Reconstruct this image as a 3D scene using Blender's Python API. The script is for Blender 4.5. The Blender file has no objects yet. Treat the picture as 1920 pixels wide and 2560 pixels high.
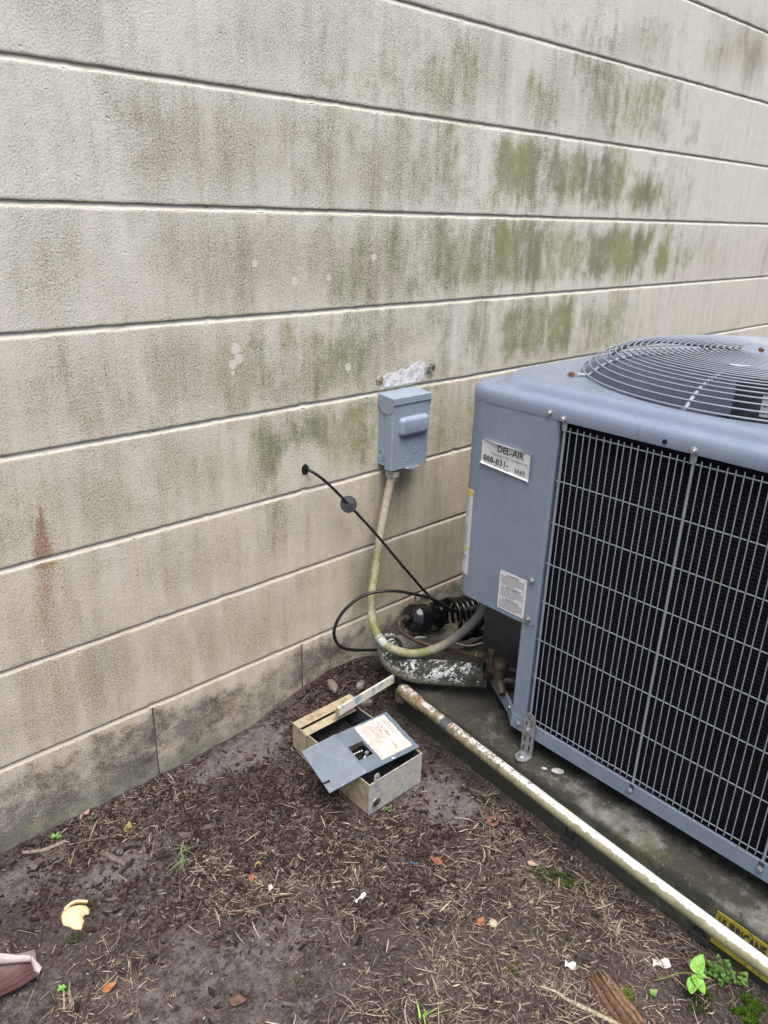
import bpy, bmesh, math, random
from mathutils import Vector, Matrix, noise as mnoise
R = math.radians
random.seed(7)
sc = bpy.context.scene
col = sc.collection

# ------------------------------------------------------------------ camera
YAW, PITCH, ROLL = 0.750589, 0.379599, 0.029227
def cam_axes():
    cy, sy, cp, sp = math.cos(YAW), math.sin(YAW), math.cos(PITCH), math.sin(PITCH)
    f = Vector((sy*cp, cy*cp, -sp)); r = Vector((cy, -sy, 0)); u = r.cross(f)
    c, s = math.cos(ROLL), math.sin(ROLL)
    return c*r + s*u, -s*r + c*u, f
r_, u_, f_ = cam_axes()
cam = bpy.data.cameras.new('camera'); camo = bpy.data.objects.new('camera', cam); col.objects.link(camo)
m = Matrix((r_, u_, -f_)).transposed().to_4x4(); m.translation = Vector((0, -1.33123, 1.21721))
camo.matrix_world = m
cam.sensor_fit = 'VERTICAL'; cam.sensor_height = 24.0; cam.lens = 24.0*1868.889/2560
cam.clip_start = 0.02; cam.clip_end = 500
sc.camera = camo

# ------------------------------------------------------------------ sky and sun
SUN_EL, SUN_AZ = 70.0, 212.0        # overcast: broad soft light from above, behind the camera
w = bpy.data.worlds.new('World'); sc.world = w; w.use_nodes = True
nt = w.node_tree; bg = nt.nodes['Background']
sky = nt.nodes.new('ShaderNodeTexSky'); sky.sky_type = 'NISHITA'; sky.sun_disc = False
sky.sun_elevation = R(SUN_EL); sky.sun_rotation = R(SUN_AZ)
sky.air_density = 1.0; sky.dust_density = 3.5; sky.ozone_density = 1.0
nt.links.new(sky.outputs[0], bg.inputs[0]); bg.inputs[1].default_value = 0.052
sl = bpy.data.lights.new('sun', 'SUN'); sl.energy = 1.5; sl.angle = R(50); sl.color = (1.0, 0.965, 0.91)
so = bpy.data.objects.new('sun', sl); col.objects.link(so)
az = R(SUN_AZ); el = R(SUN_EL)
sd = Vector((math.sin(az)*math.cos(el), math.cos(az)*math.cos(el), math.sin(el)))
so.rotation_euler = sd.to_track_quat('Z', 'Y').to_euler(); so.location = (0, -3, 5)
vs = sc.view_settings
vs.view_transform = 'Standard'; vs.look = 'None'; vs.gamma = 1; vs.use_curve_mapping = False
vs.exposure = 1.70
sc.render.engine = 'CYCLES'
sc.cycles.use_denoising = True
sc.cycles.max_bounces = 5; sc.cycles.diffuse_bounces = 3; sc.cycles.glossy_bounces = 2
sc.cycles.use_adaptive_sampling = True; sc.cycles.adaptive_threshold = 0.02

# ------------------------------------------------------------------ node helpers
def new_mat(name):
    mt = bpy.data.materials.new(name); mt.use_nodes = True
    return mt, mt.node_tree, mt.node_tree.nodes['Principled BSDF']
def nd(nt, t, ins=None, **at):
    n = nt.nodes.new(t)
    for k, v in at.items(): setattr(n, k, v)
    for k, v in (ins or {}).items():
        if isinstance(v, bpy.types.NodeSocket): nt.links.new(v, n.inputs[k])
        else: n.inputs[k].default_value = v
    return n
def c4(c): return (c[0], c[1], c[2], 1.0)
def noise(nt, vec, scale, detail=4, rough=0.55, dist=0.0):
    return nd(nt, 'ShaderNodeTexNoise', {'Vector': vec, 'Scale': scale, 'Detail': detail, 'Roughness': rough, 'Distortion': dist}).outputs['Fac']
def mapr(nt, v, a, b, c=0.0, d=1.0):
    return nd(nt, 'ShaderNodeMapRange', {'Value': v, 'From Min': a, 'From Max': b, 'To Min': c, 'To Max': d}, interpolation_type='SMOOTHSTEP').outputs[0]
def mixc(nt, f, a, b):
    n = nt.nodes.new('ShaderNodeMix'); n.data_type = 'RGBA'
    for i, v in ((0, f), (6, a), (7, b)):
        if isinstance(v, bpy.types.NodeSocket): nt.links.new(v, n.inputs[i])
        else: n.inputs[i].default_value = v if i == 0 else c4(v)
    return n.outputs[2]
def mth(nt, op, a, b=0.0, clamp=False):
    n = nt.nodes.new('ShaderNodeMath'); n.operation = op; n.use_clamp = clamp
    for i, v in ((0, a), (1, b)):
        if isinstance(v, bpy.types.NodeSocket): nt.links.new(v, n.inputs[i])
        else: n.inputs[i].default_value = v
    return n.outputs[0]
def pos(nt): return nd(nt, 'ShaderNodeNewGeometry').outputs['Position']
def objc(nt): return nd(nt, 'ShaderNodeTexCoord').outputs['Object']
def scalev(nt, vec, s): return nd(nt, 'ShaderNodeMapping', {'Vector': vec, 'Scale': s}).outputs[0]
def bump(nt, b, h, strength, dist):
    n = nd(nt, 'ShaderNodeBump', {'Height': h, 'Strength': strength, 'Distance': dist})
    nt.links.new(n.outputs[0], b.inputs['Normal'])
def setc(nt, b, c):
    if isinstance(c, bpy.types.NodeSocket): nt.links.new(c, b.inputs['Base Color'])
    else: b.inputs['Base Color'].default_value = c4(c)

def plain(name, c, rough=0.5, metal=0.0, var=0.15, scale=60, bstr=0.0, bscale=400, bdist=0.001, dirt=None, dirt_amt=0.5, spec=None, dscale=None):
    """painted or metal surface with uneven tone, fine relief and optional dirt patches"""
    mt, nt, b = new_mat(name); p = pos(nt)
    n1 = noise(nt, p, scale, 5, 0.6)
    lo = tuple(v*(1-var) for v in c); hi = tuple(min(1, v*(1+var)) for v in c)
    cc = mixc(nt, mapr(nt, n1, 0.3, 0.7), lo, hi)
    if dirt:
        dn = noise(nt, p, dscale or scale*0.6, 8, 0.72)
        msk = mapr(nt, dn, 0.62 - dirt_amt*0.3, 0.74 - dirt_amt*0.25)
        cc = mixc(nt, msk, cc, dirt)
    setc(nt, b, cc)
    b.inputs['Metallic'].default_value = metal
    rr = mapr(nt, noise(nt, p, scale*1.7, 4), 0.3, 0.7, max(0.03, rough-0.08), min(1, rough+0.1))
    nt.links.new(rr, b.inputs['Roughness'])
    if spec is not None: b.inputs['Specular IOR Level'].default_value = spec
    if bstr: bump(nt, b, noise(nt, p, bscale, 4, 0.6), bstr, bdist)
    return mt
def attr_mat(name, rough=0.85, attr='tint', var=0.25, scale=300, spec=0.25):
    """colour comes piece by piece from the mesh"""
    mt, nt, b = new_mat(name); p = pos(nt)
    a = nd(nt, 'ShaderNodeAttribute', attribute_name=attr).outputs['Color']
    n1 = mapr(nt, noise(nt, p, scale, 3), 0.3, 0.7, 1-var, 1+var)
    mv = nd(nt, 'ShaderNodeVectorMath', operation='SCALE'); nt.links.new(a, mv.inputs[0]); nt.links.new(n1, mv.inputs['Scale'])
    nt.links.new(mv.outputs[0], b.inputs['Base Color'])
    b.inputs['Roughness'].default_value = rough; b.inputs['Specular IOR Level'].default_value = spec
    return mt

# ------------------------------------------------------------------ mesh helpers
W = {}
def par(o, parent):
    o.parent = parent; o.matrix_parent_inverse = W[parent.name].inverted()
def reg(o):
    W[o.name] = o.matrix_basis.copy()
def tag(o, label=None, cat=None, group=None, kind=None):
    if label: o['label'] = label
    if cat: o['category'] = cat
    if group: o['group'] = group
    if kind: o['kind'] = kind
    return o
def thing(name, label, cat, loc, group=None):
    o = bpy.data.objects.new(name, None); col.objects.link(o); o.location = loc; o.empty_display_size = 0.02
    W[o.name] = Matrix.Translation(Vector(loc)); return tag(o, label, cat, group)
def link(name, me, mt=None, parent=None, loc=None, rot=None):
    o = bpy.data.objects.new(name, me); col.objects.link(o)
    if mt and not me.materials: me.materials.append(mt)
    if loc is not None: o.location = loc
    if rot is not None: o.rotation_euler = rot
    W[o.name] = Matrix.LocRotScale(o.location, o.rotation_euler, None)
    if parent: par(o, parent)
    return o
def smooth(me, ang=40):
    me.polygons.foreach_set('use_smooth', [True]*len(me.polygons))
    try: me.set_sharp_from_angle(angle=R(ang))
    except Exception: pass
class MB:
    def __init__(s): s.v = []; s.f = []; s.c = []; s.cc = None
    def add(s, vs, fs):
        n = len(s.v); s.v += [tuple(v) for v in vs]; s.f += [tuple(i+n for i in f) for f in fs]
        if s.cc is not None: s.c += [s.cc]*len(vs)
    def box(s, a, b):
        x0, y0, z0 = a; x1, y1, z1 = b
        s.add([(x0,y0,z0),(x1,y0,z0),(x1,y1,z0),(x0,y1,z0),(x0,y0,z1),(x1,y0,z1),(x1,y1,z1),(x0,y1,z1)],
              [(3,2,1,0),(4,5,6,7),(0,1,5,4),(1,2,6,5),(2,3,7,6),(3,0,4,7)])
        return s
    def tube(s, path, r, n=10, cap=True, cols=None):
        """path: points; r: radius or list"""
        P = [Vector(q) for q in path]; rr = r if isinstance(r, (list, tuple)) else [r]*len(P)
        t0 = (P[1]-P[0]).normalized(); a = t0.orthogonal().normalized(); vs = []; fs = []
        for i, q in enumerate(P):
            t = (P[min(i+1, len(P)-1)] - P[max(i-1, 0)]).normalized()
            a = (a - t*a.dot(t)).normalized(); b = t.cross(a)
            for k in range(n):
                an = 2*math.pi*k/n; vs.append(q + (a*math.cos(an) + b*math.sin(an))*rr[i])
        for i in range(len(P)-1):
            for k in range(n):
                k2 = (k+1) % n; fs.append((i*n+k, i*n+k2, (i+1)*n+k2, (i+1)*n+k))
        if cap: fs.append(tuple(range(n-1, -1, -1))); fs.append(tuple((len(P)-1)*n+k for k in range(n)))
        if cols is not None:
            s.v += [tuple(v) for v in vs]; base = len(s.v)-len(vs); s.f += [tuple(i+base for i in f) for f in fs]
            for cq in cols: s.c += [cq]*n
        else: s.add(vs, fs)
        return s
    def lathe(s, prof, axis_o, axis_d, n=24, cap=True):
        """prof: (radius, along)"""
        o = Vector(axis_o); d = Vector(axis_d).normalized(); a = d.orthogonal().normalized(); b = d.cross(a); vs = []; fs = []
        for r, h in prof:
            for k in range(n):
                an = 2*math.pi*k/n; vs.append(o + d*h + (a*math.cos(an) + b*math.sin(an))*r)
        for i in range(len(prof)-1):
            for k in range(n):
                k2 = (k+1) % n; fs.append((i*n+k, i*n+k2, (i+1)*n+k2, (i+1)*n+k))
        if cap: fs.append(tuple(range(n-1, -1, -1))); fs.append(tuple((len(prof)-1)*n+k for k in range(n)))
        s.add(vs, fs); return s
    def prism(s, poly, O, u, v, n, depth):
        """polygon (a,b) in plane O+u*a+v*b extruded along n by depth"""
        O, u, v, n = Vector(O), Vector(u), Vector(v), Vector(n); k = len(poly)
        vs = [O+u*a+v*b for a, b in poly] + [O+u*a+v*b+n*depth for a, b in poly]
        fs = [tuple(range(k-1, -1, -1)), tuple(range(k, 2*k))] + [(i, (i+1) % k, k+(i+1) % k, k+i) for i in range(k)]
        s.add(vs, fs); return s
    def mesh(s, name='mesh', sm=None, bevel=None, seg=2, attr='tint'):
        me = bpy.data.meshes.new(name); me.from_pydata(s.v, [], s.f)
        if s.c:
            at = me.color_attributes.new(attr, 'FLOAT_COLOR', 'POINT')
            flat = []
            for q in s.c: flat += [q[0], q[1], q[2], q[3] if len(q) > 3 else 1.0]
            at.data.foreach_set('color', flat)
        bm = bmesh.new(); bm.from_mesh(me)
        if not s.c: bmesh.ops.recalc_face_normals(bm, faces=bm.faces)
        if bevel:
            es = [e for e in bm.edges if len(e.link_faces) == 2 and e.calc_face_angle(0) > R(25)]
            bmesh.ops.bevel(bm, geom=es, offset=bevel, segments=seg, profile=0.5, affect='EDGES', clamp_overlap=True)
        bm.to_mesh(me); bm.free()
        if sm: smooth(me, sm if sm is not True else 40)
        return me
    def build(s, name, mt, parent=None, sm=None, bevel=None, seg=2):
        return link(name, s.mesh(name, sm, bevel, seg), mt, parent)
def catmull(pts, step=0.004):
    P = [Vector(q) for q in pts]; P = [P[0]*2-P[1]] + P + [P[-1]*2-P[-2]]; out = []
    for i in range(1, len(P)-2):
        a, b, c, d = P[i-1:i+3]; n = max(1, int((c-b).length/step))
        for k in range(n):
            t = k/n
            out.append(0.5*((2*b)+(c-a)*t+(2*a-5*b+4*c-d)*t*t+(3*b-a-3*c+d)*t**3))
    out.append(P[-2]); return out
def rnd(a, b): return random.uniform(a, b)
def pick(cs, v=0.25):
    c = random.choice(cs); k = rnd(1-v, 1+v); return (c[0]*k, c[1]*k, c[2]*k, 1)
def fb(x, y, z=0.0, o=3): return mnoise.fractal(Vector((x, y, z)), 1.0, 2.0, o)

_dummy = None
def text_mesh(s, size, align='LEFT', sx=1.0, bold=0.0):
    cu = bpy.data.curves.new('lettering', 'FONT'); cu.body = s; cu.size = size; cu.align_x = align; cu.offset = bold
    cu.resolution_u = 2
    ob = bpy.data.objects.new('lettering', cu); col.objects.link(ob); bpy.context.view_layer.update()
    me = bpy.data.meshes.new_from_object(ob.evaluated_get(bpy.context.evaluated_depsgraph_get()))
    bpy.data.objects.remove(ob); bpy.data.curves.remove(cu)
    for v in me.vertices: v.co.x *= sx
    return me
def put_text(s, size, O, u, v, mt, parent, align='LEFT', sx=1.0, bold=0.0, name='lettering'):
    me = text_mesh(s, size, align, sx, bold); O, u, v = Vector(O), Vector(u), Vector(v)
    for q in me.vertices: q.co = O + u*q.co.x + v*q.co.y
    me.materials.clear()
    return link(name, me, mt, parent)
def hexbolt(parent, p, n, mt, r=0.0045, name='bolt'):
    mb = MB(); n = Vector(n).normalized(); p = Vector(p)
    mb.lathe([(r*1.45, -0.002), (r*1.45, 0.0008), (r*1.2, 0.0016)], p, n, 14)
    mb.lathe([(r, 0.001), (r, 0.0042), (r*0.85, 0.005)], p, n, 6)
    return mb.build(name, mt, parent)

# ================================================================== SETTING
# ------------------------------------------------------------------ ground
PALE = [(0.76,-0.07,.12,.06,.9),(0.70,-0.06,.1,.05,.8),(1.0,-0.48,.075,.08,.9),(0.24,-0.09,.07,.05,.8),(0.38,-0.185,.1,.05,.9),(0.36,-0.49,.12,.08,.65),(0.49,-0.52,.12,.07,.7),(0.17,-0.34,.06,.06,.5),(0.48,-0.64,.12,.07,.5),(0.37,-0.27,.08,.05,.4),(.03,-.4,.2,.2,.4)]
def pale_at(x, y):
    a = 0.0; wx = x+0.03*fb(x*14, y*14, 3); wy = y+0.03*fb(x*14, y*14, 9)
    for cx, cy, rx, ry, s in PALE:
        d = math.hypot((wx-cx)/rx, (wy-cy)/ry)
        if d < 1.6: a = max(a, s*max(0.0, min(1.0, (1.5-d)/0.9)))
    return a
def gh(x, y):
    """height of the soil"""
    yy = max(0.0, -y)
    mound = 0.062*math.exp(-((x-1.10)/0.19)**2)*math.exp(-(yy/0.115)**2) + 0.015*math.exp(-((x-1.0)/0.25)**2)*math.exp(-(yy/0.16)**2)
    h = 0.012 + mound
    if -2 < x < 3 and yy < 3:
        h += 0.0055*fb(x*6, y*6, 1, 2) + 0.0032*fb(x*24, y*24, 5, 3) + (0.0016*fb(x*90, y*90, 2, 2))*(1-0.6*pale_at(x, y))
        h -= 0.012*math.exp(-((x-.32)/.035)**2-((y+.40)/.03)**2)
        if 0.85 < x < 1.14: h -= 0.010*math.exp(-((x-1.10)/0.03)**2)*(1 if yy > 0.45 else 0.3)
    return h
def axis(fine0, fine1, step, lo, hi):
    xs = []; x = fine0
    while x < fine1: xs.append(x); x += step
    d = step*1.6
    while x < hi: xs.append(x); x += d; d *= 1.5
    xs.append(hi); x = fine0-step*1.6; d = step*2.5; left = []
    while x > lo: left.append(x); x -= d; d *= 1.5
    left.append(lo); return left[::-1]+xs
GX = axis(-0.15, 1.22, 0.0062, -60, 60); GY = axis(-1.42, 0.03, 0.0062, -60, 60)
gv = []; gc = []
for y in GY:
    for x in GX:
        z = gh(x, y)
        if y > 0.02: z = 0.0
        gv.append((x, y, z)); gc.append(pale_at(x, y) if abs(x) < 2 and y > -2 else 0.0)
nx = len(GX)
gf = [(j*nx+i, j*nx+i+1, (j+1)*nx+i+1, (j+1)*nx+i) for j in range(len(GY)-1) for i in range(nx-1)]
me = bpy.data.meshes.new('ground'); me.from_pydata(gv, [], gf)
at = me.color_attributes.new('pale', 'FLOAT_COLOR', 'POINT'); fl = []
for q in gc: fl += [q, q, q, 1]
at.data.foreach_set('color', fl); smooth(me, 180)
mt, nt, b = new_mat('soil'); p = pos(nt)
pa = nd(nt, 'ShaderNodeAttribute', attribute_name='pale').outputs['Fac']
c = mixc(nt, mapr(nt, noise(nt, p, 9, 5, .6), .35, .68), (0.028, 0.0200, 0.0185), (0.066, 0.050, 0.046))
c = mixc(nt, mapr(nt, noise(nt, p, 140, 5, .65), .42, .7), c, (0.105, 0.088, 0.085))
pm = mth(nt, 'ADD', pa, mapr(nt, noise(nt, p, 55, 6, .7), .3, .75, -.45, .45))
c = mixc(nt, mapr(nt, pm, .2, 1.1, 0, .85), c, (0.175, 0.154, 0.152))
c = mixc(nt, mapr(nt, noise(nt, p, 420, 2), .66, .74), c, (0.22, 0.19, 0.18))
c = mixc(nt, mapr(nt, noise(nt, p, 300, 3, .6), .58, .68), c, (0.018, 0.013, 0.012))
c = mixc(nt, mth(nt, 'MULTIPLY', mapr(nt, noise(nt, p, 4.2, 4), .6, .7), mapr(nt, noise(nt, p, 160, 4), .5, .62)), c, (0.05, 0.058, 0.022))
setc(nt, b, c); b.inputs['Roughness'].default_value = .95; b.inputs['Specular IOR Level'].default_value = .2
bump(nt, b, mth(nt, 'ADD', noise(nt, p, 260, 6, .7), mth(nt, 'MULTIPLY', noise(nt, p, 70, 4), 1.3)), .9, .004)
tag(link('ground', me, mt), 'dark brown soil with pale sandy patches in front of the block wall', kind='structure')

# ------------------------------------------------------------------ block wall
ALGAE = [(1.386,1.494,1.453,1.607,0.55),(1.676,1.810,1.409,1.563,0.5),(2.047,2.374,1.445,1.605,0.6),(2.537,2.599,1.458,1.549,0.5),(1.373,1.468,1.243,1.392,0.6),(1.572,1.780,1.244,1.402,0.95),(1.802,1.997,1.252,1.396,0.9),(1.999,2.195,1.250,1.397,0.9),(2.204,2.454,1.254,1.348,1.0),(2.453,2.545,1.260,1.356,0.4),(1.308,1.596,1.032,1.210,0.7),(1.596,1.816,1.040,1.204,0.95),(1.817,2.035,1.042,1.184,0.75),(2.031,2.394,1.048,1.195,1.0),(2.442,2.551,1.050,1.173,0.95),(2.555,2.759,1.055,1.143,0.5),(1.659,2.019,0.825,1.003,0.85),(1.851,1.993,0.835,0.993,0.9),(2.091,2.255,0.838,0.981,0.55),(1.000,1.200,0.822,0.972,0.68),(0.805,1.044,0.828,0.990,0.42),(1.181,1.435,0.902,0.991,0.35),(0.852,1.195,0.640,0.796,0.78),(1.03,1.18,0.612,0.70,0.3),(0.86,0.96,0.60,0.66,0.6),(0.894,0.959,0.495,0.588,0.45),(1.044,1.325,1.030,1.199,0.4),(0.34,0.385,0.627,0.798,0.35)]
GREY = [(2.605,2.966,1.685,1.821,0.8),(2.059,2.326,1.640,1.731,0.45),(0.511,0.662,1.441,1.56,0.45),(0.790,1.297,1.440,1.60,0.42),(0.604,1.045,1.234,1.412,0.65),(1.045,1.400,1.228,1.41,0.62),(0.669,1.325,1.02,1.213,0.68),(0.560,0.917,0.815,1.00,0.66),(0.919,1.338,0.823,0.983,0.5),(0.587,0.862,0.640,0.79,0.5),(0.30,0.558,0.824,0.987,0.5),(0.28,0.582,0.62,0.80,0.5),(.25,.6,1.03,1.2,.28),(.3,.6,1.24,1.4,.25),(1.358,1.613,1.44,1.613,0.5),(1.619,2.017,1.43,1.60,0.4),(1.324,1.673,1.03,1.2,0.4),(0.855,1.196,0.41,0.555,0.35),(0.573,0.694,0.515,0.60,0.3),(0.772,1.042,0.215,0.356,0.42),(2.518,3.357,1.035,1.190,0.25),(.3,.62,.02,.19,.35),(.55,1.3,.05,.19,.5),(1.05,1.85,.2,.42,.75),(1.15,1.85,.38,.62,.62),(1.34,1.9,.58,.80,.6),(.62,1.05,.22,.40,.62),(.3,.62,.23,.40,.5),(.6,1.1,.42,.60,.4),(.35,.55,.42,.6,.3),(1.9,3.2,.62,.8,.35),(0.42,.6,.22,.39,.35)]
RUST = [(0.361,0.411,0.361,0.489,0.45),(0.355,0.405,0.246,0.390,0.45),(0.425,0.480,0.219,0.359,0.4),(0.923,0.940,1.052,1.098,0.5),(1.24,1.38,.875,.905,.25)]
CH_ = 0.2032
def rect_max(L, x, z, e, wx, wz):
    a = 0.0; x += wx; z += wz
    for x0, x1, z0, z1, s in L:
        d = max(x0-x, x-x1, z0-z, z-z1)
        if d < e: a = max(a, s*min(1.0, (e-d)/(2*e)))
    return a
def stain(x, z):
    n_ = mnoise.noise
    wz = 0.030*n_(Vector((x*14, 0, z*2))) + 0.020*n_(Vector((x*48, 2, z*3))) + 0.010*n_(Vector((x*130, 4, z*6)))
    wx = 0.020*n_(Vector((x*22, 7, z*14))) + 0.055*n_(Vector((x*6, 3, z*11)))
    al = max(rect_max(ALGAE, x, z, 0.034, wx, wz), .55*rect_max(ALGAE, x, z, 0.085, wx*2, wz*1.5))
    if .9 < x < 2.9 and .62 < z < 1.75: al = max(al, min(.6, .28-.35*max(0, z-1.4)+.55*n_(Vector((x*4.2, 9, z*6.5)))+.35*n_(Vector((x*11, 5, z*3))))*min(1, (x-.9)/.3, (2.9-x)/.6))
    k_ = z/CH_ - math.floor(z/CH_); al *= min(1.0, k_*CH_/.03+.25)
    gr = rect_max(GREY, x, z, 0.06, wx*2, wz*1.5)
    ru = rect_max(RUST, x, z, 0.014, wx*.5, wz*.3)
    if .3 < x < .5:
        if .59 < z < .73:
            hw = .003+.017*(.716-z)/.115; d = abs(x-.394+.06*(.716-z)+wx*.2)/max(.001, hw); ru = max(ru, 1.15*max(0.0, min(1.0, 1.75-d)) if z < .716 else 0)
        elif z <= .605: ru = max(ru, max(0.0, 1.0-abs(x-.388+.05*(.6-z)+wx*.15)/.055)*(1.0-.95*(.6-z)))
    bs = max(0.0, min(1.0, (0.185+.035*n_(Vector((x*4.5, 1, 2)))+.025*n_(Vector((x*15, 4, 1)))+.02*n_(Vector((x*45, 2, z*9)))-z)/0.08+.35)) if z < 0.40 else 0.0
    # clean halo round the cable hole
    d = math.hypot(x-0.985, (z-0.655)*1.1); k = max(0.0, min(1.0, (d-0.045)/0.05)); al *= k; gr *= 0.3+0.7*k
    return (al, gr, ru, bs)

def wall_material(name, foot):
    nt = None
    mt_wall, nt, b = new_mat(name); p = pos(nt)
    st = nd(nt, 'ShaderNodeAttribute', attribute_name='stain')
    sx = nd(nt, 'ShaderNodeSeparateColor', {'Color': st.outputs['Color']})
    al, gr, ru, bs = sx.outputs[0], sx.outputs[1], sx.outputs[2], st.outputs['Alpha']
    streak = noise(nt, scalev(nt, p, (26, 26, 3.2)), 1, 6, .68)
    streak2 = noise(nt, scalev(nt, p, (7, 7, 1.6)), 1, 4, .6)
    fine = noise(nt, p, 290, 3, .78)
    med = noise(nt, p, 38, 4, .65)
    sepz = nd(nt, 'ShaderNodeSeparateXYZ', {'Vector': p}).outputs[2]
    c = mixc(nt, mapr(nt, streak2, .3, .7), (0.70, 0.665, 0.58), (0.765, 0.745, 0.68))
    c = mixc(nt, mapr(nt, med, .5, .75, 0, .45), c, (0.57, 0.52, 0.43))
    # splash-back soiling plus dimmer ground-level light painted into the colour, stronger towards the soil
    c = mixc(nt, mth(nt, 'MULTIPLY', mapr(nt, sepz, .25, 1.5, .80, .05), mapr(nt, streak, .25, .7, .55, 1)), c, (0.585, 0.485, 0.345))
    def off(v, k): return mth(nt, 'MULTIPLY', mth(nt, 'SUBTRACT', v, .5), k)
    # greenish film, then fine black mould speckle
    film = mth(nt, 'ADD', mth(nt, 'MULTIPLY', gr, .75), mth(nt, 'ADD', off(streak2, 1.3), off(streak, .6)))
    c = mixc(nt, mapr(nt, film, -.1, .8, 0, .58), c, (0.43, 0.375, 0.245))
    cov = mth(nt, 'ADD', mth(nt, 'MULTIPLY', gr, .50), mth(nt, 'ADD', off(streak, .7), mth(nt, 'ADD', off(med, .35), off(streak2, .7))))
    gm = mapr(nt, mth(nt, 'ADD', cov, off(fine, 3.3)), .10, .78, 0, .76)
    c = mixc(nt, gm, c, (0.185, 0.162, 0.105))
    gm2 = mapr(nt, mth(nt, 'ADD', noise(nt, p, 110, 3, .7), mth(nt, 'MULTIPLY', gr, .05)), .685, .735, 0, .6)
    c = mixc(nt, gm2, c, (0.13, 0.12, 0.09))
    # algae
    blot = noise(nt, scalev(nt, p, (13, 13, 8)), 1, 5, .7)
    am = mth(nt, 'ADD', mth(nt, 'MULTIPLY', al, .95), mth(nt, 'ADD', off(streak, 1.1), mth(nt, 'ADD', off(fine, 2.4), mth(nt, 'ADD', off(med, .8), off(blot, 1.5)))))
    am = mth(nt, 'MULTIPLY', mapr(nt, am, .10, 1.0, 0, .88), mapr(nt, al, .02, .25))
    c = mixc(nt, am, c, mixc(nt, mapr(nt, mth(nt, 'ADD', streak2, off(fine, .5)), .38, .62), (0.245, 0.248, 0.095), (0.175, 0.175, 0.088)))
    # rust
    rm = mth(nt, 'MULTIPLY', mapr(nt, mth(nt, 'ADD', ru, mth(nt, 'MULTIPLY', mth(nt, 'SUBTRACT', fine, .5), 2.6)), .30, 1.35, 0, .82), mapr(nt, ru, .02, .2))
    c = mixc(nt, rm, c, mixc(nt, mapr(nt, ru, .3, .9), (0.385, 0.245, 0.155), (0.25, 0.115, 0.045)))
    if foot:
        # unpainted, damp foot of the wall
        bn = noise(nt, scalev(nt, p, (7, 7, 9)), 1, 6, .62)
        bm1 = mixc(nt, mapr(nt, bn, .38, .6), (0.090, 0.072, 0.060), (0.225, 0.205, 0.178))
        bm1 = mixc(nt, mapr(nt, noise(nt, scalev(nt, p, (11, 11, 15)), 1, 6, .7), .55, .63), bm1, (0.34, 0.27, 0.18))
        bm1 = mixc(nt, mapr(nt, noise(nt, scalev(nt, p, (13, 9, 17)), 1.3, 6, .68), .665, .70), bm1, (0.50, 0.52, 0.50))
        bm1 = mixc(nt, mapr(nt, mth(nt, 'ADD', fine, off(streak, .4)), .42, .62, 0, .75), bm1, (0.062, 0.052, 0.046))
        bpat = mth(nt, 'ADD', mth(nt, 'ADD', off(noise(nt, scalev(nt, p, (6.5, 6.5, 9)), 1, 7, .74), 3.0), off(fine, 1.1)), off(med, .9))
        c = mixc(nt, mth(nt, 'MULTIPLY', mapr(nt, mth(nt, 'ADD', bs, off(med, .9)), .3, .8), mapr(nt, bpat, -.5, .35, .16, .95)), c, bm1)
        # damp green line along the soil
        wl = mth(nt, 'ADD', sepz, mth(nt, 'MULTIPLY', mth(nt, 'SUBTRACT', med, .5), .12))
        c = mixc(nt, mapr(nt, wl, .070, .025, 0, .5), c, (0.165, 0.175, 0.13))
    else:
        # pale round lichen spots
        SPOTS = [(0.817,0.953,0.0120),(0.822,0.933,0.0110),(0.808,0.923,0.0098),(0.807,0.906,0.0054),(1.114,0.885,0.0098),(0.870,1.119,0.0076),(0.967,1.081,0.0096),(1.057,1.085,0.0077),(1.188,1.125,0.0090),(0.365,0.445,0.0035),(0.376,0.406,0.0035),(.395,.36,.004),(.36,.33,.006),(.355,.29,.008),(.372,.27,.006)]
        acc = None
        wob = mth(nt, 'MULTIPLY', mth(nt, 'SUBTRACT', noise(nt, p, 160, 3), .5), .008)
        for xx, zz, rr in SPOTS:
            d = nd(nt, 'ShaderNodeVectorMath', {0: p, 1: (xx, 0, zz)}, operation='DISTANCE').outputs['Value']
            s_ = mapr(nt, mth(nt, 'ADD', d, wob), rr*1.12, rr*.72)
            acc = s_ if acc is None else mth(nt, 'MAXIMUM', acc, s_)
        c = mixc(nt, mth(nt, 'MULTIPLY', acc, .85), c, (0.72, 0.68, 0.58))
    setc(nt, b, c); b.inputs['Roughness'].default_value = .88; b.inputs['Specular IOR Level'].default_value = .25
    hh = mth(nt, 'ADD', noise(nt, p, 230, 3, .65), med)
    pit = mapr(nt, noise(nt, p, 95, 1, .5), .70, .78, 0, -1.6)
    bump(nt, b, mth(nt, 'MULTIPLY', mth(nt, 'ADD', hh, pit), mapr(nt, streak2, .3, .7, .45, 1.25)), .55, .0022)
    return mt_wall
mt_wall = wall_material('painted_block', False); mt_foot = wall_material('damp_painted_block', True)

mt_mortar, nt, b = new_mat('painted_mortar'); p = pos(nt)
c = mixc(nt, mapr(nt, noise(nt, p, 30, 5, .6), .3, .7), (0.60, 0.56, 0.48), (0.70, 0.665, 0.59))
c = mixc(nt, mapr(nt, noise(nt, scalev(nt, p, (30, 30, 120)), 1, 5, .7), .55, .70, 0, .7), c, (0.25, 0.225, 0.165))
zz = nd(nt, 'ShaderNodeSeparateXYZ', {'Vector': p}).outputs[2]
c = mixc(nt, mapr(nt, zz, .22, .8, .6, 0), c, (0.44, 0.37, 0.28))
setc(nt, b, c); b.inputs['Roughness'].default_value = .9
bump(nt, b, noise(nt, p, 200, 4, .6), .5, .0015)

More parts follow.
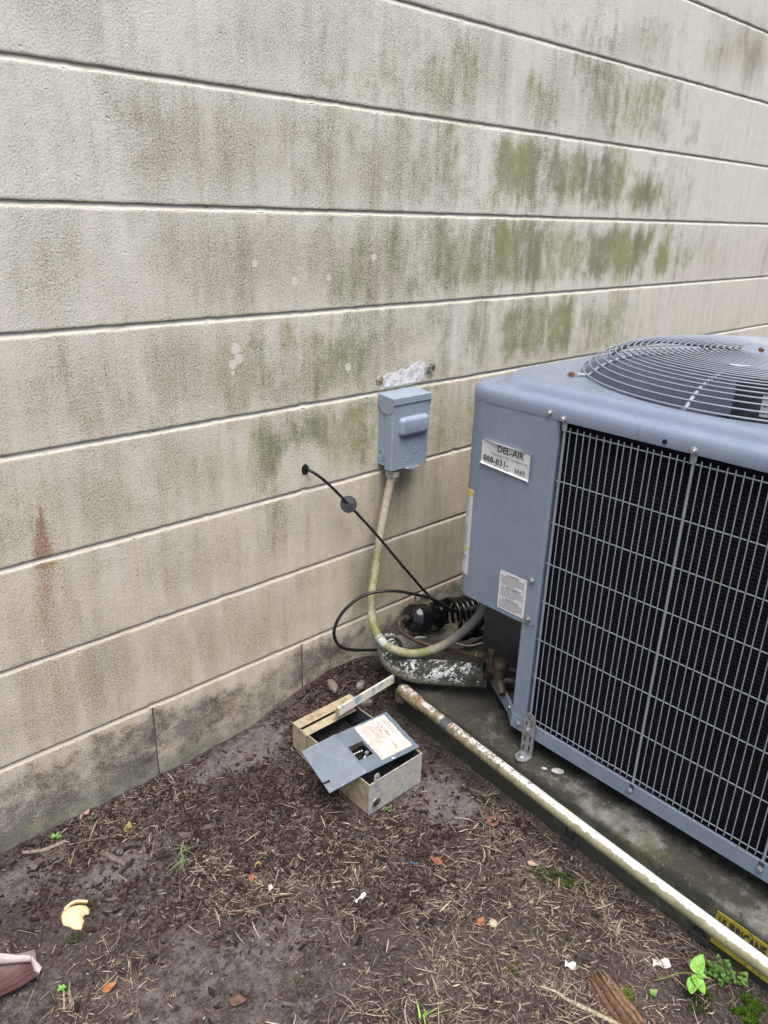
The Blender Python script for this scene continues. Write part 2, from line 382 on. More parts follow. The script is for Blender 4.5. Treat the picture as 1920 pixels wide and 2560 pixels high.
wall = thing('block_wall', 'cream painted concrete block wall stained with green algae and black mould', 'wall', (1.6, 0.1, 0))
CH = 0.2032
joints = [CH*k for k in range(1, 15)]
GT, GB = 0.0034, 0.0058                 # groove above / below the joint line
def block_mesh(x0, x1, zb, zt, fine, seed, gapped):
    ng = max(2, int((x1-x0)/(0.0085 if fine else 0.06))); mg = max(2, int((zt-zb)/(0.0105 if fine else 0.05)))
    rows = [(zt, .016, 0), (zt-.0002, .0022, 1), (zt-.0008, .0005, 1), (zt-.0020, 0, .8), (zt-.0055, 0, .2)]
    rows += [(zt-.0055-(zt-zb-.011)*i/mg, 0, 0) for i in range(1, mg)]
    rows += [(zb+.0055, 0, .2), (zb+.0020, 0, .8), (zb+.0007, .0004, 1), (zb, .0018, 1), (zb, .016, 0)]
    vs = []; cs = []; e = 0.0001
    for (z, y, j) in rows:
        for i in range(ng+1):
            x = x0+e+(x1-x0-2*e)*i/ng
            wob = 0.0011*mnoise.noise(Vector((x*22, 3.7, z*30))) + 0.0007*mnoise.noise(Vector((x*85, 1.3, z*9)))
            chip = max(0.0, mnoise.noise(Vector((x*31, 6.1, z*5)))-0.42)*0.009
            up = 1 if z > (zb+zt)/2 else -1
            zz = z + j*(wob - up*chip); yy = y + (j*chip*.6)
            if i in (0, ng): yy += 0.0007 if not gapped else 0.0022
            yy += 0.0005*mnoise.noise(Vector((x*9, 2.2, z*9)))
            vs.append((x, yy, zz)); cs.append(stain(x, zz))
    w_ = ng+1; fs = [(r*w_+i, (r+1)*w_+i, (r+1)*w_+i+1, r*w_+i+1) for r in range(len(rows)-1) for i in range(ng)]
    me = bpy.data.meshes.new('block'); me.from_pydata(vs, [], fs)
    at = me.color_attributes.new('stain', 'FLOAT_COLOR', 'POINT'); fl = []
    for q in cs: fl += q
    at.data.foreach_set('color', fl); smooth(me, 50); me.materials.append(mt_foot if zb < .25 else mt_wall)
    return me
for k in range(0, 14):
    zb = -0.06 if k == 0 else CH*k + GT; zt = CH*(k+1) - GB
    off = 0.565 if k % 2 == 0 else 0.565+0.2032
    n0 = math.floor((-1.4-off)/0.4064)
    for i in range(n0, n0+17):
        a = off + 0.4064*i; bb = a+0.4064
        if k == 0: a += .0014; bb -= .0014
        fine = bb > 0.15 and a < 3.5 and zb < 1.95
        link('block', block_mesh(a, bb, zb, zt, fine, i*7.3+k*1.7, k == 0), None, wall)
X0, X1 = -1.45, 5.1
for z in joints[:13]:
    mb = MB(); n = 360; prof = [(.010, GT+.001), (.0066, GT-.0012), (.0054, .0008), (.0028, -.0038), (.0008, -GB-.0006), (.006, -GB-.004)]
    vs = []
    for y, dz in prof:
        for i in range(n+1):
            x = X0+(X1-X0)*i/n
            vs.append((x, y+.0011*mnoise.noise(Vector((x*17, z*9, dz*300))), z+dz+.0007*mnoise.noise(Vector((x*40, z*5, 2)))))
    mb.add(vs, [(r*(n+1)+i, r*(n+1)+i+1, (r+1)*(n+1)+i+1, (r+1)*(n+1)+i) for r in range(len(prof)-1) for i in range(n)])
    mb.build('mortar_joint', mt_mortar, wall, sm=60)
MB().box((X0, .0125, -.06), (X1, .2, 2.87)).build('wall_core', mt_mortar, wall)
# stucco patch left by the old box, its bolts and the cable hole
mt_patch, nt, b = new_mat('scraped_paint'); p = pos(nt)
c = mixc(nt, mapr(nt, noise(nt, p, 55, 7, .75), .42, .6), (0.80, 0.79, 0.80), (0.52, 0.49, 0.49))
c = mixc(nt, mapr(nt, noise(nt, scalev(nt, p, (150, 150, 60)), 1, 6, .7), .6, .68), c, (0.33, 0.20, 0.13))
setc(nt, b, c); b.inputs['Roughness'].default_value = .9; bump(nt, b, noise(nt, p, 180, 5), .8, .002)
poly = [(1.226,.849),(1.245,.857),(1.262,.853),(1.285,.862),(1.305,.858),(1.33,.869),(1.352,.873),(1.37,.866),(1.373,.85),(1.366,.836),(1.374,.824),(1.36,.8213),(1.235,.8213),(1.226,.829)]
pts = []
for i in range(len(poly)):
    (ax, az), (bx, bz) = poly[i], poly[(i+1) % len(poly)]
    for t in range(4):
        pts.append((ax+(bx-ax)*t/4+rnd(-.0016, .0016), max(.8208, az+(bz-az)*t/4+rnd(-.0016, .0016))))
MB().prism(pts, (0, -.0012, 0), (1, 0, 0), (0, 0, 1), (0, 1, 0), .0016).build('scraped_patch', mt_patch, wall)

# ------------------------------------------------------------------ shared materials
GREYP = (0.186, 0.230, 0.312)
mt_ac = plain('grey_blue_enamel', GREYP, .27, 0, .05, 14, .04, 900, .0004)
nt = mt_ac.node_tree; b = nt.nodes['Principled BSDF']; p = pos(nt)
src = b.inputs['Base Color'].links[0].from_socket
cc_ = mixc(nt, mapr(nt, noise(nt, scalev(nt, p, (40, 40, 5)), 1, 5, .65), .48, .75, 0, .35), src, (0.265, 0.275, 0.295))
cc_ = mixc(nt, mapr(nt, noise(nt, scalev(nt, p, (70, 70, 3)), 1, 4, .6), .60, .75, 0, .45), cc_, (0.125, 0.142, 0.175))
cc_ = mixc(nt, mapr(nt, noise(nt, p, 230, 3, .6), .69, .74, 0, .5), cc_, (0.10, 0.11, 0.13))
setc(nt, b, cc_)
bump(nt, b, noise(nt, p, 11, 2, .5), .22, .006)
mt_acwire = plain('grey_coated_wire', (0.235, 0.265, 0.315), .38, 0, .08, 40, dirt=(0.22, 0.235, 0.17), dirt_amt=.25)
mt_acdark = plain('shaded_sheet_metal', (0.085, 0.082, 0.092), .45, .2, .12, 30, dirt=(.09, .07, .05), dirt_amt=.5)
mt_zinc = plain('zinc_plated', (0.42, 0.43, 0.45), .35, .8, .1, 200)
mt_galv = plain('galvanised', (0.36, 0.37, 0.38), .45, .6, .2, 80, dirt=(.13, .12, .10), dirt_amt=.4)
mt_darkgalv = plain('dirty_galvanised', (0.085, 0.085, 0.085), .6, .4, .25, 80, dirt=(.04, .035, .03), dirt_amt=.5)
mt_rustbolt = plain('rusty_steel', (0.16, 0.055, 0.03), .8, .2, .3, 300)
mt_black = plain('black_rubber', (0.012, 0.012, 0.013), .42, 0, .3, 60)
mt_blackgloss = plain('black_gloss_paint', (0.008, 0.008, 0.009), .11, 0, .2, 60)
mt_void = plain('dark_void', (0.006, 0.006, 0.007), .9, 0, .1, 20)
mt_label = plain('white_label', (0.62, 0.63, 0.66), .5, 0, .05, 90, dirt=(.38, .38, .38), dirt_amt=.1, dscale=400)
mt_label_old = plain('weathered_label', (0.60, 0.61, 0.62), .55, 0, .06, 50, dirt=(.34, .345, .35), dirt_amt=.22, dscale=260)
mt_paper = plain('stained_paper_label', (0.56, 0.49, 0.45), .75, 0, .10, 70, dirt=(.42, .33, .27), dirt_amt=.3)
mt_ink = plain('black_ink', (0.035, 0.037, 0.045), .6, 0, .3, 200)
mt_greyink = plain('grey_ink', (0.17, 0.175, 0.20), .6, 0, .2, 200)
mt_yellow = plain('yellow_print', (0.62, 0.50, 0.03), .5, 0, .15, 80)
mt_brass = plain('weathered_brass', (0.085, 0.070, 0.050), .5, .5, .3, 120, dirt=(.06, .05, .035), dirt_amt=.5)
mt_copper = plain('tarnished_copper', (0.070, 0.042, 0.036), .6, .35, .3, 90, dirt=(.05, .035, .03), dirt_amt=.5)

# ------------------------------------------------------------------ concrete pad
PT = 0.110
def pad_edge(y): return 1.137 + (y+0.20)*0.036
pad = thing('equipment_pad', 'mildewed grey concrete pad under the air conditioner', 'concrete pad', (1.6, -.7, 0))
mt_pad, nt, b = new_mat('mildewed_concrete'); p = pos(nt)
c = mixc(nt, mapr(nt, noise(nt, p, 18, 6, .65), .35, .65), (0.075, 0.073, 0.064), (0.205, 0.200, 0.182))
c = mixc(nt, mapr(nt, noise(nt, p, 320, 3, .6), .45, .65, 0, .7), c, (0.12, 0.12, 0.11))
py = nd(nt, 'ShaderNodeSeparateXYZ', {'Vector': p}).outputs[1]
c = mixc(nt, mapr(nt, mth(nt, 'ADD', noise(nt, p, 7.5, 6, .7), mapr(nt, py, -1.1, -.45, .01, .11)), .43, .56, 0, .92), c, (0.026, 0.024, 0.018))
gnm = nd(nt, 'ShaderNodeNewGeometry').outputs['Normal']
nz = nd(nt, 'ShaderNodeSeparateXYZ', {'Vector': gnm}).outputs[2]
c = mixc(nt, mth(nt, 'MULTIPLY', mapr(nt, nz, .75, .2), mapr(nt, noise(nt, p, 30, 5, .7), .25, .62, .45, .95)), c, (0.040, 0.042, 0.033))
c = mixc(nt, mapr(nt, noise(nt, p, 11, 5, .7), .57, .68, 0, .7), c, (0.095, 0.10, 0.045))
c = mixc(nt, mapr(nt, noise(nt, p, 130, 6, .75), .60, .70, 0, .75), c, (0.26, 0.25, 0.22))
setc(nt, b, c); b.inputs['Roughness'].default_value = .88
bump(nt, b, mth(nt, 'ADD', noise(nt, p, 300, 4, .6), noise(nt, p, 50, 4, .6)), .5, .003)
n = 90; prof = [(0.0, -.05), (0.0, .02), (0.001, .06), (0.002, .094), (0.005, .104), (0.011, .1088), (0.02, PT), (0.06, PT), (.2, PT), (.5, PT), (.95, PT)]
vs = []
for i in range(n+1):
    y = -0.185 - (1.30-.185)*i/n
    for j, (dx, z) in enumerate(prof):
        wb = 0.0012*fb(y*9, z*9, 3) + .0012*mnoise.noise(Vector((y*40, z*60, 1)))
        vs.append((pad_edge(y)+dx+(wb if j < 6 else 0), y, z + (.0012*mnoise.noise(Vector((y*25, dx*25, 5))) if j > 3 else 0)))
k = len(prof); fs = [(i*k+j, i*k+j+1, (i+1)*k+j+1, (i+1)*k+j) for i in range(n) for j in range(k-1)]
fs += [tuple(range(k-1, -1, -1)) + ()]
mb = MB(); mb.add(vs, fs)
# far end face down to the soil
e = len(mb.v); mb.add([(1.137+.95, -.185, -.05)], []); mb.f[-1] = tuple(list(range(k-1, -1, -1))+[e])
mb.build('slab', mt_pad, pad, sm=35)
# warning sticker printed on the pad edge
mt_hurr = plain('flaking_yellow_sticker', (0.40, 0.33, 0.035), .6, 0, .15, 60, dirt=(.09, .08, .03), dirt_amt=.35, dscale=90)
ya, yb = -1.037, -1.19
O = Vector((pad_edge(ya)-.0038, ya, .022)); uu = (Vector((pad_edge(yb), yb, 0))-Vector((pad_edge(ya), ya, 0))).normalized(); nn = Vector((-1, 0, 0))
stk = MB().prism([(0, 0), (.152, 0), (.152, .074), (.120, .0745), (.08, .0735), (.04, .075), (0, .074)], O, uu, (0, 0, 1), (1, 0, 0), .001).build('sticker', mt_hurr, pad)
put_text('HURRICANE', .034, O+uu*.006+Vector((-.0012, 0, .0440)), uu, Vector((0, 0, 1)), mt_ink, stk, sx=.44, bold=.0012)
# perforated hold-down straps on the pad edge
def slot_plate(O, u, v, n, w_, h, slots, t=0.002, round_top=False):
    """plate with real slots; slots: (a0,a1,b0,b1)"""
    O, u, v, n = Vector(O), Vector(u), Vector(v), Vector(n)
    xs = sorted({0, w_} | {s[0] for s in slots} | {s[1] for s in slots}); ys = sorted({0, h} | {s[2] for s in slots} | {s[3] for s in slots})
    bm = bmesh.new(); vd = {}
    def V(a, b_):
        if (a, b_) not in vd: vd[(a, b_)] = bm.verts.new(O+u*a+v*b_)
        return vd[(a, b_)]
    for i in range(len(xs)-1):
        for j in range(len(ys)-1):
            cx, cy = (xs[i]+xs[i+1])/2, (ys[j]+ys[j+1])/2
            if any(s[0] < cx < s[1] and s[2] < cy < s[3] for s in slots): continue
            bm.faces.new((V(xs[i], ys[j]), V(xs[i+1], ys[j]), V(xs[i+1], ys[j+1]), V(xs[i], ys[j+1])))
    if round_top:
        c0 = O+u*(w_/2)+v*h; top = [V(x, h) for x in xs]
        arc = [bm.verts.new(c0+u*(w_/2*math.cos(a))+v*(w_/2*math.sin(a))) for a in [math.pi*q/10 for q in range(1, 10)]]
        bm.faces.new(top + arc)
    bmesh.ops.recalc_face_normals(bm, faces=bm.faces)
    r = bmesh.ops.extrude_face_region(bm, geom=bm.faces[:])
    for g in r['geom']:
        if isinstance(g, bmesh.types.BMVert): g.co += n*t
    bmesh.ops.recalc_face_normals(bm, faces=bm.faces)
    me = bpy.data.meshes.new('bracket'); bm.to_mesh(me); bm.free(); return me
for yy in (-1.002, -.716):
    x = pad_edge(yy)-.0052
    o = link('strap', slot_plate((x, yy, -.03), (0, -1, 0), (0, 0, 1), (-1, 0, 0), .036, .085, [(.006, .012, .012, .034), (.022, .028, .012, .034), (.006, .012, .05, .07), (.022, .028, .05, .07)]), mt_darkgalv, pad)
    hexbolt(o, (x-.002, yy-.018, .048), (-1, 0, 0), mt_darkgalv)

# ================================================================== AIR CONDITIONER
FX, YL, YR = 1.165, -0.313, -1.202
CX, CY = 1.6095, -0.7575
ac = thing('air_conditioner', 'large grey blue outdoor air conditioner with wire grille and round fan top', 'air conditioner', (CX, CY, PT))
# base pan with cut corner
foot = [(FX, -.520), (1.196, -.486), (1.262, -.376), (1.30, -.318), (2.054, -.316), (2.054, YR), (FX, YR)]
def loop_walls(mb, poly, z0, z1, t):
    k = len(poly); c0 = Vector((CX, CY))
    inn = []
    for i in range(k):
        a, b_, c_ = Vector(poly[i-1]), Vector(poly[i]), Vector(poly[(i+1) % k])
        d1 = (b_-a).normalized(); d2 = (c_-b_).normalized(); n1 = Vector((-d1.y, d1.x)); n2 = Vector((-d2.y, d2.x))
        if n1.dot(c0-b_) < 0: n1 = -n1
        if n2.dot(c0-b_) < 0: n2 = -n2
        nn = (n1+n2).normalized(); inn.append(b_+nn*(t/max(.3, nn.dot(n1))))
    for i in range(k):
        j = (i+1) % k
        mb.add([(*poly[i], z0), (*poly[j], z0), (*poly[j], z1), (*poly[i], z1), (*inn[i], z0), (*inn[j], z0), (*inn[j], z1), (*inn[i], z1)],
               [(0, 1, 2, 3), (7, 6, 5, 4), (3, 2, 6, 7), (1, 0, 4, 5)])
mb = MB(); loop_walls(mb, foot, .156, .190, .006)
pan = mb.build('base_pan', mt_ac, ac, sm=20)
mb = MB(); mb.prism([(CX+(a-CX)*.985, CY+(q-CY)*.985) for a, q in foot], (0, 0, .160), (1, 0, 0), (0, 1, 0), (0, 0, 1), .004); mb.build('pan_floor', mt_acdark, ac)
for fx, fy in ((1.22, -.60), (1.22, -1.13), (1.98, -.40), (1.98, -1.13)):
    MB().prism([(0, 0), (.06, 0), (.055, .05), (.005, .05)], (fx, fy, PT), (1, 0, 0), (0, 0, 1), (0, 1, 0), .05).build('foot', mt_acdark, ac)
hexbolt(ac, (FX-.0004, -.540, .173), (-1, 0, 0), mt_zinc); hexbolt(ac, (FX-.0004, -.816, .175), (-1, 0, 0), mt_zinc); hexbolt(ac, (FX-.0004, -1.069, .175), (-1, 0, 0), mt_zinc)
hexbolt(ac, (1.188, -.4985, .182), (-.74, .67, 0), mt_zinc, .0035)
# hold-down bracket
br = link('hold_down_bracket', slot_plate((FX-.005, -.5575, PT+.0035), (0, -1, 0), (0, 0, 1), (-1, 0, 0), .031, .092,
     [(.006, .0105, .006, .022), (.0195, .024, .010, .026), (.006, .0105, .030, .046), (.0195, .024, .036, .052), (.006, .0105, .072, .084), (.0195, .024, .072, .090)], .0022, True), mt_galv, ac)
tongue = [(0, 0), (.031, 0), (.031, .018), (.027, .028), (.0155, .033), (.004, .028), (0, .018)]
MB().prism(tongue, (FX-.005, -.5575, PT+.0012), (0, -1, 0), (-1, 0, 0), (0, 0, 1), .0023).build('bracket_foot', mt_galv, br)
MB().lathe([(.0075, 0), (.0075, .0025), (.005, .0045)], (FX-.021, -.573, PT+.0034), (0, 0, 1), 12).build('screw', mt_galv, br)
hexbolt(br, (FX-.0073, -.5715, .178), (-1, 0, 0), mt_zinc)
# corner post and the recess behind it
mb = MB(); mb.box((FX+.0012, -.556, .188), (FX+.018, -.518, .866)); mb.build('corner_post', mt_ac, ac, bevel=.003)
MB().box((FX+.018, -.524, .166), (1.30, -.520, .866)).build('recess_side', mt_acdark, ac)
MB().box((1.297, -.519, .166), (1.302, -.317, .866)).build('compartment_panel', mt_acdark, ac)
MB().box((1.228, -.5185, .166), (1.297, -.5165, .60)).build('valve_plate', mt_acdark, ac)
hexbolt(ac, (1.245, -.5165, .365), (0, 1, 0), mt_black, .005)
# rounded service panel
def panel_pts(n=14, rad=.062):
    pts = [(FX+.016, -.5535), (FX+.0035, -.5535), (FX, -.5500), (FX, -.548), (FX, -.5), (FX, -.45), (FX, YL-rad)]
    for i in range(1, n+1):
        a = math.pi/2*i/n; pts.append((FX+rad-rad*math.cos(a), YL-rad+rad*math.sin(a)))
    pts += [(1.28, YL), (1.34, YL), (1.5, YL)]; return pts
pp = panel_pts(); Z0, Z1 = .4205, .876
vs = [];
for (x, y) in pp:
    for z in (Z0, Z0+.012, .5, .6, .7, .8, Z1): vs.append((x, y, z))
k = 7; fs = [(i*k+j, (i+1)*k+j, (i+1)*k+j+1, i*k+j+1) for i in range(len(pp)-1) for j in range(k-1)]
# trimmed lower corner next to the grille
for i in range(4):
    vs[i*k] = (vs[i*k][0], vs[i*k][1], Z0+.008)
vs[3*k] = (FX, -.546, Z0+.003)
mb = MB(); mb.add(vs, fs); o = mb.build('service_panel', mt_ac, ac, sm=30)
sm_ = o.modifiers.new('t', 'SOLIDIFY'); sm_.thickness = .0016; sm_.offset = 0; sm_.use_rim = False
panel = o
hexbolt(panel, (FX-.001, -.534, .526), (-1, 0, 0), mt_zinc, .0052); hexbolt(panel, (FX-.001, -.535, .436), (-1, 0, 0), mt_zinc, .0052)
# back and right sides
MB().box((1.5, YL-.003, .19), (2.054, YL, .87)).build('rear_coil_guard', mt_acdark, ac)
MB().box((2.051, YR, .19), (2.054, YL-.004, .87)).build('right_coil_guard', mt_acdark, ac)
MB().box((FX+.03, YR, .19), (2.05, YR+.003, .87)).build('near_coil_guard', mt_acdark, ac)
MB().box((FX+.001, YR, .19), (FX+.028, YR+.05, .868)).build('corner_post', mt_ac, ac, bevel=.003)
# dark condenser coil: fine fins
mt_fin, nt, b = new_mat('condenser_fins'); p = pos(nt)
fz = nd(nt, 'ShaderNodeSeparateXYZ', {'Vector': p})
w1 = nd(nt, 'ShaderNodeTexWave', {'Vector': p, 'Scale': 42.0, 'Distortion': .4, 'Detail': 1.0}, wave_type='BANDS', bands_direction='Z').outputs['Fac']
w2 = noise(nt, scalev(nt, p, (1, 700, 160)), 1, 2, .5)
c = mixc(nt, mth(nt, 'MULTIPLY', w1, w2), (0.002, 0.002, 0.004), (0.017, 0.017, 0.024))
c = mixc(nt, mapr(nt, noise(nt, p, 500, 2), .68, .74, 0, .5), c, (0.07, 0.06, 0.055))
setc(nt, b, c); b.inputs['Roughness'].default_value = .75; b.inputs['Specular IOR Level'].default_value = .15
bump(nt, b, mth(nt, 'ADD', w1, w2), .5, .002)
MB().box((FX+.020, YR+.051, .192), (FX+.045, -.558, .866)).build('condenser_coil', mt_fin, ac)
# wire guard
VY = [-.567-.01394*i for i in range(0, 42)]
thin = MB().tube([(0, 0, .197), (0, 0, .8585)], .0011, 6).mesh('guard_wire', sm=60)
heavy = MB().tube([(0, 0, .186), (0, 0, .199), (0, 0, .845), (0, 0, .858)], [.0024, .0026, .0026, .0022], 8)
heavy.prism([(-.0055, .856), (-.0035, .850), (.0035, .850), (.0055, .856), (.0055, .874), (-.0055, .874)], (-.0035, 0, 0), (0, 1, 0), (0, 0, 1), (1, 0, 0), .0016)
heavy.prism([(-.0055, .170), (.0055, .170), (.0055, .186), (.003, .193), (-.003, .193), (-.0055, .186)], (-.0035, 0, 0), (0, 1, 0), (0, 0, 1), (1, 0, 0), .0016)
heavy = heavy.mesh('guard_rod', sm=40)
for i, y in enumerate(VY):
    if i % 18 == 0: link('guard_rod', heavy, mt_acwire, ac, loc=(FX+.0035, y, 0))
    else:
        link('guard_wire', thin, mt_acwire, ac, loc=(FX+.0015+rnd(-.0003, .0003), y+rnd(-.0008, .0008), rnd(-.0008, .0008)), rot=(rnd(-.0012, .0012), 0, 0))
hw = MB().tube([(0, -.5605, 0), (0, YR+.052, 0)], .0013, 6).mesh('cross_wire', sm=60)
for z in (.850, .750, .662, .574, .487, .398, .307, .203):
    link('cross_wire', hw, mt_acwire, ac, loc=(FX+.0045, 0, z))
# lid
def rsq(a, r, an):
    """point of a rounded square of half width a, corner radius r, in direction an"""
    c, s = abs(math.cos(an)), abs(math.sin(an)); k = a-r
    t = a/max(c, s); x, y = c*t, s*t
    if x > k and y > k:
        B = k*(c+s); C = 2*k*k-r*r; t = B+math.sqrt(max(0, B*B-C)); x, y = c*t, s*t
    return (math.copysign(x, math.cos(an)), math.copysign(y, math.sin(an)))
NL = 192; H = .4445
loops = [('q', H-.002, .060, .867), ('q', H+.0015, .062, .8672), ('q', H+.002, .062, .870), ('q', H+.0015, .062, .884), ('q', H-.0005, .061, .8915), ('q', H-.004, .060, .8965), ('q', H-.009, .058, .8990), ('q', H-.016, .056, .8993), ('q', H-.0215, .070, .8985), ('q', H-.0235, .085, .8988),
         ('q', H-.026, .100, .9010), ('q', H-.029, .110, .9060), ('q', H-.0325, .114, .9120), ('q', H-.037, .118, .9160), ('q', H-.042, .122, .9178), ('q', H-.050, .130, .9182), ('c', .379, 0, .9184), ('c', .375, 0, .9170), ('c', .371, 0, .910), ('c', .369, 0, .88), ('c', .367, 0, .80), ('c', .373, 0, .76)]
mb = MB(); vs = []
for kind, a, r, z in loops:
    for i in range(NL):
        an = 2*math.pi*(i+.5)/NL
        x, y = rsq(a, r, an) if kind == 'q' else (a*math.cos(an), a*math.sin(an))
        vs.append((CX+x, CY+y, z))
fs = [(j*NL+i, j*NL+(i+1) % NL, (j+1)*NL+(i+1) % NL, (j+1)*NL+i) for j in range(len(loops)-1) for i in range(NL)]
mb.add(vs, fs); lid = mb.build('lid', mt_ac, ac, sm=35)
hexbolt(lid, (FX-.0022, -.533, .8785), (-1, 0, 0), mt_zinc, .0043); hexbolt(lid, (FX-.0040, -.5655, .8735), (-1, 0, 0), mt_zinc, .0043)
hexbolt(lid, (FX-.0040, -.8178, .8740), (-1, 0, 0), mt_zinc, .0043); hexbolt(lid, (FX-.0040, -1.069, .8740), (-1, 0, 0), mt_zinc, .005)
MB().lathe([(.0042, 0), (.0042, .001)], (FX-.0028, -.766, .877), (-1, 0, 0), 14).build('screw_hole', mt_void, lid)
MB().lathe([(.0022, 0), (.0022, .0007)], (1.215, -.362, .8988), (0, 0, 1), 10).build('screw_hole', mt_void, lid)
# interior: dark chamber, motor, blades
MB().lathe([(.30, .20), (.30, .21)], (CX, CY, 0), (0, 0, 1), 32).build('chamber_floor', mt_void, ac)
MB().lathe([(.39, .2), (.39, .77)], (CX, CY, 0), (0, 0, 1), 48, cap=False).build('inner_coil_wall', mt_fin, ac, sm=60)
mt_motor = plain('motor_housing', (0.05, 0.056, 0.064), .45, .2, .1, 40)
motor = MB().lathe([(.03, .70), (.069, .705), (.070, .72), (.070, .915), (.067, .925), (.05, .93), (.02, .932)], (CX, CY, 0), (0, 0, 1), 40).build('fan_motor', mt_motor, ac, sm=30)
vs = [];
for i in range(13):
    an = R(188+i*4.5)
    for z in (.862, .905): vs.append((CX+.0708*math.cos(an), CY+.0708*math.sin(an), z))
mb = MB(); mb.add(vs, [(i*2, i*2+2, i*2+3, i*2+1) for i in range(12)]); ml = mb.build('motor_label', mt_label, motor, sm=60)
for z, h in ((.895, .006), (.882, .004), (.868, .006)):
    mb = MB()
    for i in range(40):
        an = R(190+i*1.25)
        if random.random() < .62:
            a2 = an+R(rnd(.5, 1.2)); rr = .0713
            mb.add([(CX+rr*math.cos(q), CY+rr*math.sin(q), zz) for q, zz in ((an, z), (a2, z), (a2, z+h), (an, z+h))], [(0, 1, 2, 3)])
    mb.build('bar_code', mt_ink, ml)
mt_blade = plain('fan_blade_metal', (0.045, 0.048, 0.058), .35, .3, .08, 12)
for q in range(3):
    a0 = R(62+120*q); mb = MB(); vs = []; ni, nj = 14, 9
    for i in range(ni+1):
        r = .07+(.355-.07)*i/ni; sp = R(30+26*i/ni)
        for j in range(nj+1):
            t = j/nj; an = a0 + sp*t + R(16)*(i/ni)**2
            vs.append((CX+r*math.cos(an), CY+r*math.sin(an), (.815-.085*t)+.02*math.sin(math.pi*t)))
    mb.add(vs, [(i*(nj+1)+j, (i+1)*(nj+1)+j, (i+1)*(nj+1)+j+1, i*(nj+1)+j+1) for i in range(ni) for j in range(nj)])
    o = mb.build('fan_blade', mt_blade, ac, sm=60); md = o.modifiers.new('t', 'SOLIDIFY'); md.thickness = .002
# fan guard
GP = [(.380, .9185), (.371, .9265), (.360, .9355), (.346, .9450), (.330, .9530), (.31, .9610), (.277, .9680), (.22, .9725), (.1, .9755), (.0, .976)]
def gz(r):
    for (r0, z0), (r1, z1) in zip(GP, GP[1:]):
        if r1 <= r <= r0: return z0+(z1-z0)*(r0-r)/(r0-r1)
    return GP[0][1]
NR = 25
for i in range(NR):
    r = .380-(.380-.082)*i/(NR-1); mb = MB(); vs = []; n, mm = 96, 6
    for k in range(n):
        an = 2*math.pi*k/n; rr = r*(1+.0006*math.sin(3*an+i)); ct = Vector((CX+rr*math.cos(an), CY+rr*math.sin(an), gz(r)+.0050))
        d = Vector((math.cos(an), math.sin(an), 0))
        for j in range(mm):
            t = 2*math.pi*j/mm; vs.append(ct+d*(.00175*math.cos(t))+Vector((0, 0, .00175*math.sin(t))))
    mb.add(vs, [(k*mm+j, k*mm+(j+1) % mm, ((k+1) % n)*mm+(j+1) % mm, ((k+1) % n)*mm+j) for k in range(n) for j in range(mm)])
    mb.build('guard_ring', mt_acwire, ac, sm=80)
for q in range(8):
    an = R(45*q + (0 if q % 2 else 0)); d = Vector((math.cos(an), math.sin(an), 0)); c0 = Vector((CX, CY, 0)); corner = q % 2 == 1
    path = [c0+d*r+Vector((0, 0, gz(r)-.0012)) for r in [.05+.0182*i for i in range(19)]]
    if corner: path += [c0+d*.386+Vector((0, 0, .9215)), c0+d*.400+Vector((0, 0, .9210))]
    else: path += [c0+d*.383+Vector((0, 0, .9190))]
    sp = MB().tube(catmull(path, .006), .0040, 8).build('guard_spoke', mt_acwire, ac, sm=60)
    if corner:
        tb = MB(); t = d.cross(Vector((0, 0, 1)))
        tb.prism([(.394, -.006), (.412, -.0075), (.420, -.004), (.420, .004), (.412, .0075), (.394, .006)], c0+Vector((0, 0, .9186)), d, t, (0, 0, 1), .002)
        tb.build('fixing_tab', mt_acwire, sp)
        hexbolt(sp, c0+d*.410+Vector((0, 0, .9210)), (0, 0, 1), mt_rustbolt, .0058)
hub = MB().lathe([(.074, .9755), (.076, .9795), (.074, .9825), (.05, .984), (.0, .9845)], (CX, CY, 0), (0, 0, 1), 40).build('guard_hub', mt_ac, ac, sm=30)
MB().tube([(CX-.03, CY+.03, .9862), (CX-.048, CY+.018, .9862)], .0035, 8).build('hub_screw', mt_rustbolt, hub)
# straw-like paper strip lying on the guard
tg = MB().prism([(0, 0), (.034, 0), (.034, .005), (0, .0055)], (1.387, -.754, .9788), Vector((.456, -.89, 0)), Vector((.89, .456, 0)), (0, 0, 1), .0012).build('paper_strip', mt_label)
tag(tg, 'thin white strip lying on the fan guard of the air conditioner', 'paper strip')

# ---- stickers on the service panel
UX, UZ, NXV = Vector((0, -1, 0)), Vector((0, 0, 1)), Vector((-1, 0, 0))
def sheet(poly_fn, nu, nv, name, mt, parent):
    vs = [poly_fn(i/nu, j/nv) for j in range(nv+1) for i in range(nu+1)]; mb = MB()
    mb.add(vs, [(j*(nu+1)+i, j*(nu+1)+i+1, (j+1)*(nu+1)+i+1, (j+1)*(nu+1)+i) for j in range(nv) for i in range(nu)])
    o = mb.build(name, mt, parent, sm=60); md = o.modifiers.new('t', 'SOLIDIFY'); md.thickness = .0003; md.use_rim = False; return o
XS = FX-.0018
def del_fn(a, t):
    y = -.3765-.1265*a; zb_ = .7395-.0095*a; zt_ = .7965-.0035*a - .004*math.sin(math.pi*a)*0
    z = zb_+(zt_-zb_)*t; lift = 0.0
    if t > .9: lift += ((t-.9)/.1)**2*(.0055*(0.3+math.sin(math.pi*min(1, a*1.05)))); z -= ((t-.9)/.1)**2*.003
    if t < .1: lift += ((.1-t)/.1)**2*.005*(1-.4*a); z += ((.1-t)/.1)**2*.002
    if a > .95: lift += ((a-.95)/.05)**2*.003
    return (XS-lift, y, z)
